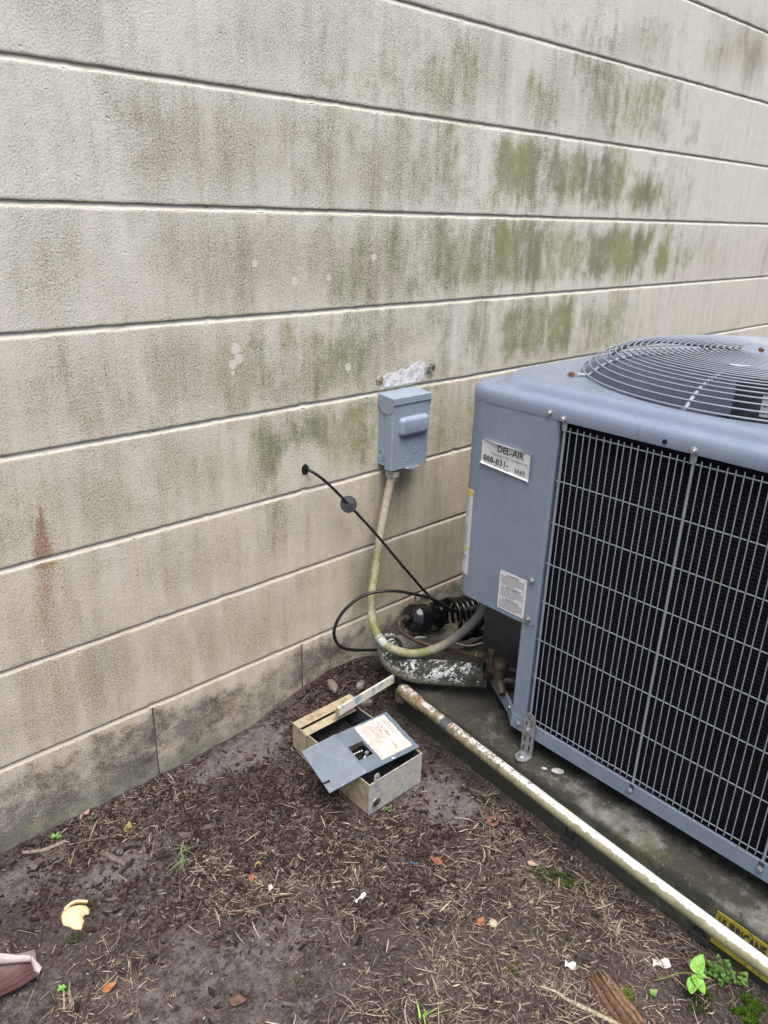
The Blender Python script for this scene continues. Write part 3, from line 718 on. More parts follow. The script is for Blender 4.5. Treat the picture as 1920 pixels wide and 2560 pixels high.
s1 = sheet(del_fn, 26, 26, 'company_sticker', mt_label_old, panel)
def T(s, size, a, z, sx=1.0, mt=mt_ink, par_=None, align='LEFT', bold=0.0, slope=0.0, X=XS-.0006):
    return put_text(s, size, (X, -a, z), Vector((0, -1, slope)), UZ, mt, par_ or s1, align, sx, bold)
T('DEL-AIR', .0190, .4165, .7740, 1.0, bold=.0004, slope=-.03)
T('Heating • Air Conditioning', .0092, .4045, .7640, .90, mt_greyink, slope=-.03)
T('888-831-', .0180, .3815, .7478, 1.02, bold=.0004, slope=-.04)
T('www.delair.com', .0100, .3850, .7405, 1.0, slope=-.05)
T('2665', .0115, .4640, .7425, 1.2, bold=.0002, slope=-.03)
T('SALES-SERVICE', .0042, .4640, .7377, 1.0, mt_greyink, slope=-.03); T('INSTALLATION', .0042, .4650, .7337, 1.0, mt_greyink, slope=-.03)
# warning label in three languages
def rrect(w_, h, r, n=5):
    out = []
    for cx, cy, a0 in ((w_-r, r, -90), (w_-r, h-r, 0), (r, h-r, 90), (r, r, 180)):
        for i in range(n+1):
            a = R(a0+90*i/n); out.append((cx+r*math.cos(a), cy+r*math.sin(a)))
    return out
s2 = MB().prism(rrect(.071, .0895, .004), (FX-.0010, -.4525, .4310), UX, UZ, NXV, .0006).build('warning_label', mt_label, panel)
XL = FX-.0019
def bars(parent, x, y0, y1, z0, z1, lines, h, mt=mt_greyink):
    mb = MB()
    for i in range(lines):
        z = z1-(z1-z0)*(i+.5)/lines; y = y0
        end = y1 if i < lines-1 else y0+(y1-y0)*rnd(.5, .8)
        while y > end:
            w_ = rnd(.002, .006); ye = max(end, y-w_)
            mb.add([(x, y, z), (x, ye, z), (x, ye, z+h), (x, y, z+h)], [(0, 1, 2, 3)]); y = ye-rnd(.0006, .0012)
    return mb.build('small_print', mt, parent)
def vline(parent, x, y0, y1, z0, z1, name='rule', mt=mt_greyink):
    mb = MB(); mb.add([(x, y0, z0), (x, y1, z0), (x, y1, z1), (x, y0, z1)], [(0, 1, 2, 3)]); return mb.build(name, mt, parent)
ztop = .5170
for i, (wd, ln) in enumerate((('WARNING', 5), ('AVERTISSEMENT', 5), ('ADVERTENCIA', 5))):
    zt_ = ztop - i*.0285
    T('⚠ ' + wd if False else wd, .0055, .4900, zt_-.0048, 1.0, mt_ink, s2, 'CENTER', bold=.0001, X=XL)
    mb = MB(); ty = -.4900+ (.0034*len(wd)*.5+.0045)
    mb.add([(XL, ty+.002, zt_-.0048), (XL, ty-.002, zt_-.0048), (XL, ty, zt_-.0008)], [(0, 1, 2)]); mb.build('warning_triangle', mt_ink, s2)
    vline(s2, XL, -.456, -.5205, zt_-.0064, zt_-.0061)
    bars(s2, XL, -.457, -.518, zt_-.0268, zt_-.0072, ln, .0016)
    if i: vline(s2, XL, -.456, -.5205, zt_+.0006, zt_+.0009)
# tall label wrapping the rounded corner
rad = .062
def wrap_fn(a, t):
    an = R(12+66*a); r = rad+.0012
    z = .470+.203*t - (.006*a if t > .97 else 0)
    return (FX+rad-r*math.cos(an), YL-rad+r*math.sin(an), z)
s3 = sheet(wrap_fn, 12, 12, 'energy_label', mt_label, panel)
def wrap_quad(name, mt, a0, a1, t0, t1, k=.0018):
    mb = MB(); vs = []
    for i in range(7):
        an = R(12+66*(a0+(a1-a0)*i/6)); r = rad+k
        for t in (t0, t1): vs.append((FX+rad-r*math.cos(an), YL-rad+r*math.sin(an), .470+.203*t))
    mb.add(vs, [(i*2, i*2+2, i*2+3, i*2+1) for i in range(6)]); return mb.build(name, mt, s3, sm=60)
wrap_quad('yellow_band', mt_yellow, .02, 1, .925, .975); wrap_quad('yellow_band', mt_yellow, .02, 1, .30, .325)
wrap_quad('black_bar', mt_ink, .12, .6, .20, .212)
for t in (.90, .875, .85, .825, .80, .775, .75, .725, .70, .67, .56, .54, .52, .50, .48, .46, .44, .42, .40, .38, .36, .34, .27, .25, .17, .15, .13):
    wrap_quad('small_print', mt_greyink, .12+rnd(0, .12), .95, t, t+.007, .0017)

# ================================================================== DISCONNECT BOX ON THE WALL
mt_disc = plain('blue_grey_enamel', (0.265, 0.325, 0.40), .45, 0, .06, 25, .05, 700, .0004, dirt=(.23, .29, .34), dirt_amt=.1)
db = thing('disconnect_switch', 'small blue grey electrical disconnect box mounted on the block wall', 'electrical box', (1.275, 0, .62))
x0, x1, yf, zb, zt = 1.2125, 1.3375, -.052, .6235, .7985
MB().box((x0+.0015, -.0515, zb+.006), (x1-.0015, .004, zt-.003)).build('back_box', mt_disc, db, bevel=.0012)
# front cover with folded sides
cv = MB(); prof = [(x0, -.030), (x0, yf+.003), (x0+.0009, yf+.0009), (x0+.003, yf), (x1-.003, yf), (x1-.0009, yf+.0009), (x1, yf+.003), (x1, -.030)]
vs = [(x, y, z) for (x, y) in prof for z in (zb, zt-.012)]
cv.add(vs, [(i*2, i*2+2, i*2+3, i*2+1) for i in range(len(prof)-1)])
cover = cv.build('cover', mt_disc, db); md = cover.modifiers.new('t', 'SOLIDIFY'); md.thickness = .0014; md.offset = 1
# rain hood: sloped roof, front lip and two ears
hd = MB()
pr = [(-.0005, zt+.0125), (yf-.002, zt+.0075), (yf-.0040, zt+.0065), (yf-.0042, zt-.0095), (yf-.0026, zt-.0095), (yf-.0024, zt+.0055), (-.0005, zt+.0105)]
hd.prism([(y, z) for y, z in pr], (x0-.0022, 0, 0), (0, 1, 0), (0, 0, 1), (1, 0, 0), x1-x0+.0044)
for xx in (x0-.0024, x1+.0010):
    hd.prism([(-.0005, zt+.011), (yf-.0040, zt+.006), (yf-.0040, zt-.022), (yf+.004, zt-.030), (yf+.012, zt-.0345), (-.018, zt-.0315), (-.004, zt-.020), (-.0005, zt-.014)], (xx, 0, 0), (0, 1, 0), (0, 0, 1), (1, 0, 0), .0014)
hood = hd.build('rain_hood', mt_disc, db, bevel=.0004, seg=1)
# raised pull grip pressed into the cover
gx0, gx1, gz0, gz1 = 1.2320, 1.3320, .7070, .7560
def grip(a, t):
    return None
mb = MB(); vs = []; ins = [(0, .0), (.0012, .0055), (.003, .0110), (.006, .0140), (.010, .0152)]
nn = 40
for d, hgt in ins:
    pts = rrect(gx1-gx0-2*d, gz1-gz0-2*d, max(.002, .013-d), 7)
    for a, q in pts: vs.append((gx0+d+a, yf+.0005-hgt, gz0+d+q))
k = len(pts)
fs = [(j*k+i, j*k+(i+1) % k, (j+1)*k+(i+1) % k, (j+1)*k+i) for j in range(len(ins)-1) for i in range(k)] + [tuple(range(4*k, 5*k))]
mb.add(vs, fs); mb.build('pull_grip', mt_disc, cover, sm=60)
# knockout rings on the left side
xk = x0-.0002
for r1, r2 in ((.0145, .0128), (.0098, .0082), (.0046, .0030)):
    MB().lathe([(r1, 0), (r1-.0004, .0013), (r2+.0004, .0013), (r2, 0)], (xk+.0018, -.0158, .6565), (-1, 0, 0), 28, cap=False).build('knockout_ring', mt_disc, db, sm=60)
for yy, zz in ((-.008, .752), (-.020, .752), (-.008, .742), (-.020, .742), (-.0235, .7585)):
    MB().lathe([(.0016, 0), (.0010, .0008)], (x0+.0012, yy, zz), (-1, 0, 0), 10).build('rivet', mt_disc, db)
# embossed duck emblem
def emb(pts, r=.00095, close=False, name='duck_emblem'):
    P = [(1.262+a*.001, yf-.0014, .6385+q*.001) for a, q in pts]
    if close: P.append(P[0])
    return MB().tube(catmull(P, .0012), r, 6).build(name, mt_disc, cover, sm=80)
emb([(0, 2), (3.5, 6), (9, 13), (15, 18), (21, 19.5), (27, 19), (33, 20.5), (37, 18.5), (40, 14), (39.5, 9), (35, 6.5), (26, 4.5), (16, 2), (9, 0.5), (4, 0.6)], close=True)
emb([(29, 20), (27, 24), (27.5, 30), (30, 34), (34, 34.5), (37, 32), (38.5, 29.5), (44, 30.5), (41, 27.5), (37.5, 26), (34, 22.5), (32, 20)])
MB().lathe([(.0012, 0), (.0007, .0009)], (1.262+.0335, yf-.0012, .6385+.0305), (0, -1, 0), 10).build('duck_eye', mt_disc, cover)
emb([(42.5, 10.5), (44.5, 12), (46, 10), (44.5, 8), (42.5, 9.5)], .0005)
for i in range(6):
    emb([(13+i*4, 5.5+i*.9), (13.5+i*4, 10+i*.9), (15.5+i*4, 10.5+i*.9), (15.8+i*4, 6.2+i*.9)], .0004, name='duck_lettering')
# padlock hasp at the foot of the cover
mb = MB()
mb.prism([(0, 0), (.046, 0), (.0455, .006), (.038, .0125), (.024, .0155), (.010, .0135), (.001, .006)], (1.258, yf+.002, zb-.002), (1, 0, 0), (0, -1, 0), (0, 0, 1), .0015)
hasp = mb.build('hasp_tab', mt_disc, db)
for xx, w_ in ((.010, .008), (.022, .010)):
    MB().prism([(0, 0), (w_, .001), (w_, .0045), (.001, .0035)], (1.258+xx, yf-.005, zb-.0003), (1, 0, 0), (0, -1, 0), (0, 0, 1), .0003).build('hasp_slot', mt_void, hasp)
# old wall plug and clip beside the scraped patch
for nm, lx, lz, lab in (('anchor_bolt', 1.2145, .842, 'painted round anchor bolt head at the left of the scraped patch'),):
    mb = MB(); mb.lathe([(.0115, -.004), (.0115, .0012), (.0095, .0026), (.0048, .003), (.0045, .006), (.002, .0068)], (lx, -.0005, lz), (0, -1, 0), 20)
    tag(mb.build(nm, plain('painted_bolt', (.36, .33, .26), .7, 0, .2, 120, dirt=(.16, .13, .10), dirt_amt=.5), sm=40), lab, 'anchor bolt')
mb = MB(); mb.box((1.384, -.012, .846), (1.387, .002, .866)); mb.box((1.387, -.012, .846), (1.395, -.0095, .866)); mb.box((1.3755, -.003, .843), (1.384, .002, .858))
tag(mb.build('metal_clip', plain('flaking_paint_clip', (.40, .39, .35), .6, .2, .2, 120, dirt=(.08, .07, .06), dirt_amt=.6), bevel=.0006), 'bent metal clip left on the wall at the right of the scraped patch', 'metal clip')

# ------------------------------------------------------------------ flexible conduit
mt_cond = attr_mat('weathered_conduit', .6, var=.18, scale=120)
mt_beige = plain('beige_plastic', (0.42, 0.375, 0.30), .5, 0, .12, 60, dirt=(.24, .21, .15), dirt_amt=.35)
CONDUIT = [(1.237,-0.032,0.606),(1.222,-0.033,0.551),(1.190,-0.045,0.463),(1.158,-0.065,0.379),(1.119,-0.095,0.312),(1.097,-0.130,0.262),(1.101,-0.165,0.226),(1.133,-0.205,0.206),(1.168,-0.240,0.210),(1.209,-0.280,0.240),(1.220,-0.330,0.302),(1.226,-0.365,0.363),(1.232,-0.385,0.430)]
cd = thing('flexible_conduit', 'ribbed beige flexible conduit, green with algae, looping from the box to the air conditioner', 'conduit', (1.133, -.205, .19))
path = catmull(CONDUIT, .00185); rr = []; cc = []
for i, q in enumerate(path):
    rr.append(.0112 if i % 2 == 0 else .01045)
    t = i/len(path); base = Vector((.36, .32, .255)); grn = Vector((.17, .185, .055)); gry = Vector((.135, .13, .135))
    k = max(0, min(1, (t-.14)/.16))*(1-max(0, min(1, (t-.66)/.12))); k *= .35+.65*max(0, min(1, .5+1.3*fb(t*22, 3, 1)))
    cq = base.lerp(grn, k*.9); cq = cq.lerp(gry, max(0, min(1, (t-.62)/.18))*.9)
    spk = fb(q.x*60, q.y*60, q.z*60)
    if .50 < t < .535 and fb(t*40, 9, 2) > -.6: cq = cq.lerp(Vector((.45, .50, .47)), .75)
    cc.append((cq.x, cq.y, cq.z, 1))
mb = MB(); mb.tube(path, rr, 14, True, cc); mb.build('hose', mt_cond, cd, sm=80)
mb = MB(); mb.lathe([(.0125, .029), (.0125, .020), (.0172, .0195), (.0178, .017), (.0178, .006), (.0168, .003), (.0145, .0022), (.0135, -.006), (.0118, -.007)], (1.2375, -.031, .5965), (.03, 0, 1), 20)
mb.build('connector', mt_beige, cd, sm=35)

# ------------------------------------------------------------------ black cable through the wall
cb = thing('black_cable', 'thin black cable running from a hole in the wall to the coil', 'cable', (1.3, -.14, .25))
A = [(1.005,0.030,0.653),(0.990,-0.010,0.662),(1.010,-0.030,0.644),(1.040,-0.040,0.612),(1.078,-0.050,0.567),(1.142,-0.080,0.482),(1.214,-0.110,0.380),(1.299,-0.140,0.269),(1.352,-0.155,0.223),(1.44,-0.170,0.20)]
MB().tube(catmull(A, .006), .0036, 8).build('straight_run', mt_black, cb, sm=80)
Bp = [(1.500,-0.190,0.15),(1.429,-0.180,0.195),(1.343,-0.175,0.236),(1.274,-0.165,0.290),(1.202,-0.155,0.327),(1.153,-0.140,0.345),(1.111,-0.120,0.348),(1.076,-0.100,0.337),(1.040,-0.085,0.308),(1.020,-0.075,0.271),(1.019,-0.070,0.235),(1.046,-0.060,0.190),(1.102,-0.050,0.151),(1.187,-0.055,0.120)]
MB().tube(catmull(Bp, .006), .0042, 8).build('loose_loop', mt_black, cb, sm=80)
Cp = [(1.285,-0.13,0.252),(1.333,-0.130,0.250),(1.398,-0.135,0.238),(1.486,-0.14,0.21),(1.56,-0.16,0.15)]
MB().tube(catmull(Cp, .006), .0042, 8).build('loose_loop', mt_black, cb, sm=80)
gd = (Vector((1.142,-0.080,0.482))-Vector((1.040,-0.040,0.612))).normalized()
gr_ = MB().lathe([(.0045, -.006), (.0070, -.004), (.009, -.0012), (.0205, -.0008), (.0208, .0010), (.008, .0022), (.0045, .004)], (1.078, -.050, .567), Vector((-.45, -.8, .38)), 26)
gr_.build('rubber_grommet', plain('grey_black_rubber', (.028, .029, .033), .6, 0, .3, 120, dirt=(.12, .12, .12), dirt_amt=.15), cb, sm=40)
# ragged dark hole in the block
pts = []
for i in range(22):
    a = 2*math.pi*i/22; r = .0125*(1+.38*mnoise.noise(Vector((math.cos(a)*2, math.sin(a)*2, 3)))); pts.append((r*math.cos(a)*.8, r*math.sin(a)))
MB().prism(pts, (.987, -.0009, .661), (1, 0, 0), (0, 0, 1), (0, 1, 0), .0012).build('cable_hole', mt_void, wall)

# ------------------------------------------------------------------ coil of black tubing beside the filter
co = thing('cable_coil', 'coil of thick black cable lying behind the conduit', 'cable coil', (1.43, -.18, .10))
a0, a1 = Vector((1.335, -.158, .200)), Vector((1.60, -.190, .160)); turns = 13; path = []
dax = (a1-a0).normalized(); e1 = dax.cross(Vector((0, 0, 1))).normalized(); e2 = e1.cross(dax)
for i in range(turns*40+1):
    t = i/(turns*40); an = 2*math.pi*turns*t; r = .050*(1+.16*mnoise.noise(Vector((t*31, 1, 0))))
    path.append(a0+(a1-a0)*t+e1*(r*math.cos(an))+e2*(r*1.12*math.sin(an))+dax*(.006*math.sin(an*1.03+1)))
MB().tube(path, .0052, 8).build('coil_turns', mt_blackgloss, co, sm=80)
MB().tube(catmull([(1.30, -.215, .175), (1.345, -.235, .155), (1.40, -.25, .155), (1.47, -.26, .16)], .006), .0022, 6).build('tie_wire', mt_beige, co, sm=80)

# ------------------------------------------------------------------ filter drier with its rusty liquid line
fd = thing('filter_drier', 'glossy black cylindrical filter drier with a rusty tube looping from its end', 'filter drier', (1.26, -.145, .19))
L_, Rr = Vector((1.205, -.152, .254)), Vector((1.325, -.138, .206)); ln = (Rr-L_).length
prof = [(.010, -.016), (.011, -.006), (.018, -.004), (.027, .001), (.0350, .007), (.0372, .014), (.0372, .044), (.0382, .046), (.0382, .050), (.0372, .052), (.0372, ln-.03), (.0388, ln-.028), (.0388, ln-.02), (.034, ln-.008), (.02, ln), (.009, ln+.004)]
MB().lathe(prof, L_, Rr-L_, 36).build('canister', mt_blackgloss, fd, sm=35)
LIQ = [(1.205,-0.152,0.254),(1.183,-0.156,0.264),(1.163,-0.161,0.270),(1.148,-0.167,0.264),(1.147,-0.177,0.249),(1.164,-0.198,0.232),(1.193,-0.232,0.216),(1.220,-0.283,0.214),(1.216,-0.360,0.242)]
mb = MB(); mb.lathe([(.0085, -.030), (.0095, -.028), (.0095, -.012), (.0085, -.010)], L_, Rr-L_, 16); mb.build('end_fitting', mt_copper, fd, sm=40)
MB().tube(catmull(LIQ, .005), .0052, 10).build('liquid_line', mt_copper, fd, sm=80)
dn = (Vector((1.216,-0.360,0.242))-Vector((1.220,-0.283,0.214))).normalized()
mb = MB(); q = Vector((1.216, -.356, .2405)); mb.lathe([(.007, 0), (.0125, .002), (.0125, .018), (.0105, .021)], q, dn, 6); mb.lathe([(.0075, .02), (.0075, .032), (.009, .033), (.009, .04)], q, dn, 12)
mb.build('flare_nut', mt_brass, fd)
# torn paper label below the canister
md_ = MB(); md_.prism([(0, 0), (.032, .002), (.036, .012), (.020, .016), (.004, .012)], (1.185, -.182, .2135), Vector((.9, -.3, -.2)), Vector((.1, -.3, .5)), Vector((0, .1, .06)), .01)
md_.build('torn_label', mt_label, fd)

# ------------------------------------------------------------------ insulated suction line, white paint flaking off black foam
mt_ins, nt, b = new_mat('flaking_painted_foam'); p = pos(nt)
crk = nd(nt, 'ShaderNodeTexVoronoi', {'Vector': scalev(nt, p, (95, 95, 200)), 'Scale': 1.0}, feature='DISTANCE_TO_EDGE').outputs['Distance']
big = noise(nt, p, 20, 5, .65); fl_ = noise(nt, nd(nt, 'ShaderNodeMapping', {'Vector': p, 'Rotation': (0, 0, .93), 'Scale': (38, 120, 120)}).outputs[0], 1, 7, .75)
zz = nd(nt, 'ShaderNodeSeparateXYZ', {'Vector': p}).outputs[2]
wmask = mth(nt, 'ADD', mth(nt, 'MULTIPLY', fl_, .75), mth(nt, 'MULTIPLY', big, .55))
c = mixc(nt, mapr(nt, noise(nt, p, 60, 4), .35, .65), (0.016, 0.018, 0.015), (0.045, 0.050, 0.038))
c = mixc(nt, mapr(nt, wmask, .675, .715), c, (0.52, 0.525, 0.53))
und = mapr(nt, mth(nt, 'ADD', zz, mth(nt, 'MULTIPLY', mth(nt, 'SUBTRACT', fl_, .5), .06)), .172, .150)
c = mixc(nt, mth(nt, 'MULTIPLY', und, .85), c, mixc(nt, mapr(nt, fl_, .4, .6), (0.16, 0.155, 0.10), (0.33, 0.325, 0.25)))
c = mixc(nt, mth(nt, 'MULTIPLY', mapr(nt, crk, .07, .02), mapr(nt, big, .35, .6)), c, (0.008, 0.008, 0.007))
setc(nt, b, c); b.inputs['Roughness'].default_value = .7
bump(nt, b, mth(nt, 'ADD', mapr(nt, crk, 0, .12), mth(nt, 'MULTIPLY', fl_, 1.2)), .6, .002)
sl_ = thing('suction_line', 'fat foam insulated pipe with white paint flaking off black, ending at the valves', 'insulated pipe', (1.16, -.25, .13))
INS = [(1.20,-0.075,0.145),(1.172,-0.112,0.147),(1.152,-0.150,0.150),(1.145,-0.191,0.155),(1.153,-0.234,0.160),(1.184,-0.284,0.166),(1.219,-0.330,0.172),(1.246,-0.374,0.182)]
path = catmull(INS, .004); rr = [.031*(1+.045*fb(i*.06, 2, 2)) for i in range(len(path))]
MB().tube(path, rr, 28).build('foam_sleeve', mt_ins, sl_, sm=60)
dn = (path[-1]-path[-8]).normalized()
MB().tube([path[-1]-dn*.004, path[-1]+dn*.03], .0115, 12).build('copper_stub', mt_copper, sl_, sm=60)
# short dirty grey pipe behind it, its open end choked with soil
gp = thing('grey_pipe_stub', 'dirty grey pipe stub choked with soil under the black filter drier', 'pipe', (1.3, -.13, .12))
G_ = [(1.196, -.118, .158), (1.256, -.128, .156), (1.329, -.146, .152), (1.413, -.159, .14)]
mt_gp = plain('dirty_grey_plastic', (0.22, 0.205, 0.165), .75, 0, .25, 60, dirt=(.10, .095, .06), dirt_amt=.5)
MB().tube(catmull(G_, .008), .027, 24).build('pipe_wall', mt_gp, gp, sm=60)
MB().lathe([(.0245, -.0015), (.024, -.0035), (.012, -.005), (.002, -.004)], G_[0], Vector(G_[1])-Vector(G_[0]), 18).build('soil_plug', plain('plug_soil', (.035, .028, .024), .95, 0, .4, 200, .8, 300, .003), gp, sm=60)

# ------------------------------------------------------------------ service valves
sv = thing('service_valve', 'pair of tarnished brass service valves under the air conditioner panel', 'valve', (1.25, -.43, .18))
def cyl(nm, a, d, prof, mt=mt_brass, n=18): return MB().lathe(prof, a, d, n).build(nm, mt, sv, sm=35)
cyl('valve_body', (1.226, -.432, .205), (0, 0, 1), [(.013, -.012), (.0135, .0), (.0125, .03), (.0105, .032)])
cyl('valve_cap', (1.226, -.432, .238), (0, 0, 1), [(.0145, 0), (.016, .002), (.016, .016), (.0145, .0185), (.010, .019)])
cyl('service_port', (1.226, -.434, .205), (-.62, -.70, -.32), [(.010, .005), (.0105, .024), (.0095, .027), (.009, .042), (.0045, .0425), (.004, .038)])
cyl('valve_body', (1.236, -.398, .232), (0, 0, 1), [(.010, -.014), (.0105, .0), (.0095, .022)])
cyl('valve_cap', (1.236, -.398, .254), (0, 0, 1), [(.012, 0), (.0125, .002), (.0125, .014), (.010, .016)], n=6)
cyl('branch_tube', (1.226, -.432, .205), Vector((.6, -.8, 0)), [(.009, 0), (.009, .075)], mt_copper)
cyl('branch_tube', (1.236, -.398, .228), Vector((.3, -.95, 0)), [(.007, 0), (.007, .11)], mt_copper)
cyl('branch_tube', (1.226, -.432, .214), Vector((.36, .90, -.1)), [(.010, 0), (.0105, .03), (.0135, .032), (.0135, .044), (.011, .046)], mt_copper)

# ------------------------------------------------------------------ PVC pipe along the pad
mt_pvc, nt, b = new_mat('algae_stained_pvc'); p = pos(nt)
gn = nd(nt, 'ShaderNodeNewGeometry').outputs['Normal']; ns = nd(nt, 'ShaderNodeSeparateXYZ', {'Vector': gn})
ps = nd(nt, 'ShaderNodeSeparateXYZ', {'Vector': p})
dn_ = noise(nt, p, 75, 7, .72); d2 = noise(nt, p, 22, 4, .6); d3 = noise(nt, p, 190, 4, .6)
c = mixc(nt, mapr(nt, d2, .35, .65), (0.66, 0.665, 0.665), (0.57, 0.565, 0.545))
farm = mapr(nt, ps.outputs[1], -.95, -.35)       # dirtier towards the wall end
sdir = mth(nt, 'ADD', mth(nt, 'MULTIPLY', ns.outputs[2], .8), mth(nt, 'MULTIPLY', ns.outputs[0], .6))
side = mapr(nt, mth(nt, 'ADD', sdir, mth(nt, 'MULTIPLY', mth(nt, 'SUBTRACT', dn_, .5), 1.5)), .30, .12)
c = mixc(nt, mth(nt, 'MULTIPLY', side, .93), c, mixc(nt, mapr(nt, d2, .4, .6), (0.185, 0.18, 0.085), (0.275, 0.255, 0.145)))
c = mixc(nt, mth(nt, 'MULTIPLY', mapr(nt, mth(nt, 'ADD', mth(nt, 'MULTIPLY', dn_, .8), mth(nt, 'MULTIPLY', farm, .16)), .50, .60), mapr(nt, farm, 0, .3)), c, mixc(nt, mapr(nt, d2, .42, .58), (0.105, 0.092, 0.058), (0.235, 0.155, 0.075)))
c = mixc(nt, mapr(nt, mth(nt, 'ADD', d3, mth(nt, 'MULTIPLY', farm, .10)), .59, .70, 0, .8), c, (0.11, 0.10, 0.065))
setc(nt, b, c); b.inputs['Roughness'].default_value = .5
pv = thing('plastic_pipe', 'long white plastic drain pipe stained with algae lying along the pad edge', 'pipe', (1.07, -.6, .1))
P0, P1 = Vector((1.107, -.263, .117)), Vector((1.005, -1.30, .155))
P1 = P0 + (Vector((1.040, -1.146, .117))-P0)*1.22
n_ = 60; path = [P0+(P1-P0)*(i/n_) for i in range(n_+1)]
path = [q-Vector((.0045*math.sin(math.pi*i/n_)*0, 0, .0055*math.sin(math.pi*min(1, i/n_*1.1)))) for i, q in enumerate(path)]
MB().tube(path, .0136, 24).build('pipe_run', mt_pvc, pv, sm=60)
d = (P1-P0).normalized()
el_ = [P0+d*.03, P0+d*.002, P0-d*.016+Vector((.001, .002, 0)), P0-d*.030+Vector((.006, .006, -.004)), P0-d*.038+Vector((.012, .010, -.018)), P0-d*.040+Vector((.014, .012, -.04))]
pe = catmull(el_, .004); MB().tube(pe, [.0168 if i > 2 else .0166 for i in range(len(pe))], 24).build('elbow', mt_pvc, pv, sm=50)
qd = P0+d*.128-Vector((0, 0, .0021))
MB().tube([qd-d*.012, qd-d*.0115, qd+d*.0115, qd+d*.012], [.0139, .0148, .0148, .0139], 24).build('metal_clamp', plain('dull_tape', (.13, .14, .145), .4, .5, .2, 60), pv, sm=30)

# ================================================================== OLD BREAKER ENCLOSURE ON THE SOIL
mt_bei = plain('beige_enamel', (0.36, 0.305, 0.215), .55, 0, .12, 40, .15, 300, .0006, dirt=(.20, .155, .095), dirt_amt=.4, dscale=50)
mt_chip, nt, b = new_mat('chipped_beige_on_zinc'); p = pos(nt)
k1 = noise(nt, p, 42, 7, .72)
c = mixc(nt, mapr(nt, noise(nt, p, 60, 4), .35, .65), (0.43, 0.41, 0.36), (0.53, 0.51, 0.46))
c = mixc(nt, mapr(nt, k1, .50, .56), c, mixc(nt, mapr(nt, noise(nt, p, 150, 5, .7), .4, .6), (0.27, 0.29, 0.32), (0.52, 0.53, 0.54)))
c = mixc(nt, mapr(nt, noise(nt, p, 28, 5, .7), .62, .70), c, (0.20, 0.175, 0.13))
setc(nt, b, c); b.inputs['Roughness'].default_value = .5; b.inputs['Metallic'].default_value = .15
bump(nt, b, k1, .3, .001)
mt_chipb, nt, b = new_mat('chipped_white_on_blue'); p = pos(nt)
k1 = noise(nt, scalev(nt, p, (38, 38, 38)), 1, 6, .68)
c = mixc(nt, mapr(nt, k1, .56, .59), (0.60, 0.565, 0.49), (0.25, 0.31, 0.39))
c = mixc(nt, mapr(nt, noise(nt, p, 170, 4, .7), .6, .68), c, (0.52, 0.47, 0.38))
setc(nt, b, c); b.inputs['Roughness'].default_value = .6
mt_in = plain('slate_blue_lining', (0.040, 0.050, 0.066), .5, 0, .2, 60, dirt=(.022, .022, .024), dirt_amt=.4)
mt_slate = plain('slate_grey_plate', (0.118, 0.148, 0.188), .5, 0, .10, 40, .1, 500, .0004, dirt=(.20, .225, .25), dirt_amt=.18, dscale=30)
bx = thing('breaker_enclosure', 'beige metal breaker box lying open on the soil with a loose slate grey cover', 'breaker box', (.924, -.27, .012))
ax, bxx, ay, by, az, bz = .845, 1.003, -.405, -.142, .012, .0935; t = .0022
MB().box((ax, ay+t, az), (ax+t, by, bz)).build('side_wall', mt_bei, bx)
MB().box((bxx-t, ay+t, az), (bxx, by, bz)).build('side_wall', mt_bei, bx)
endw = MB().box((ax, ay, az), (bxx, ay+t, bz)).build('end_wall', mt_chip, bx)
MB().box((ax, by, az), (bxx, by+t, bz)).build('end_wall', mt_bei, bx)
MB().box((ax+t, ay+t, az), (bxx-t, by, az+t)).build('floor_plate', mt_in, bx)
li = MB(); e = .0006
li.box((ax+t+.0002, ay+t+.001, az+t), (ax+t+e, by-.001, bz-.002)); li.box((bxx-t-e, ay+t+.001, az+t), (bxx-t-.0002, by-.001, bz-.002))
li.box((ax+t+e, by-e-.0002, az+t), (bxx-t-e, by-.0002, bz-.002)); li.build('lining', mt_in, bx)
# hood over the far end, with a slot
hdm = MB()
hdm.box((ax-.004, by-.021, bz+.004), (bxx+.014, by+.006, bz+.0058)); hdm.box((ax-.004, by+.006, .030), (bxx+.014, by+.0076, bz+.0058))
hdm.prism([(by+.006, .030), (by+.006, bz+.004), (by-.021, bz+.004), (by-.046, bz-.001), (by-.044, .035)], (ax-.0040, 0, 0), (0, 1, 0), (0, 0, 1), (1, 0, 0), .0018)
hdm.build('hood', mt_bei, bx, bevel=.0006, seg=1)
MB().prism([(by-.029, bz+.0050), (by-.0475, bz-.001), (by-.047, bz-.0026), (by-.0285, bz+.0034)], (ax-.002, 0, 0), (0, 1, 0), (0, 0, 1), (1, 0, 0), .150).build('hood_lip', mt_bei, bx)
MB().box((ax-.002, by-.030, bz-.004), (bxx+.010, by-.019, bz-.002)).build('slot_shadow_gap', mt_void, bx)
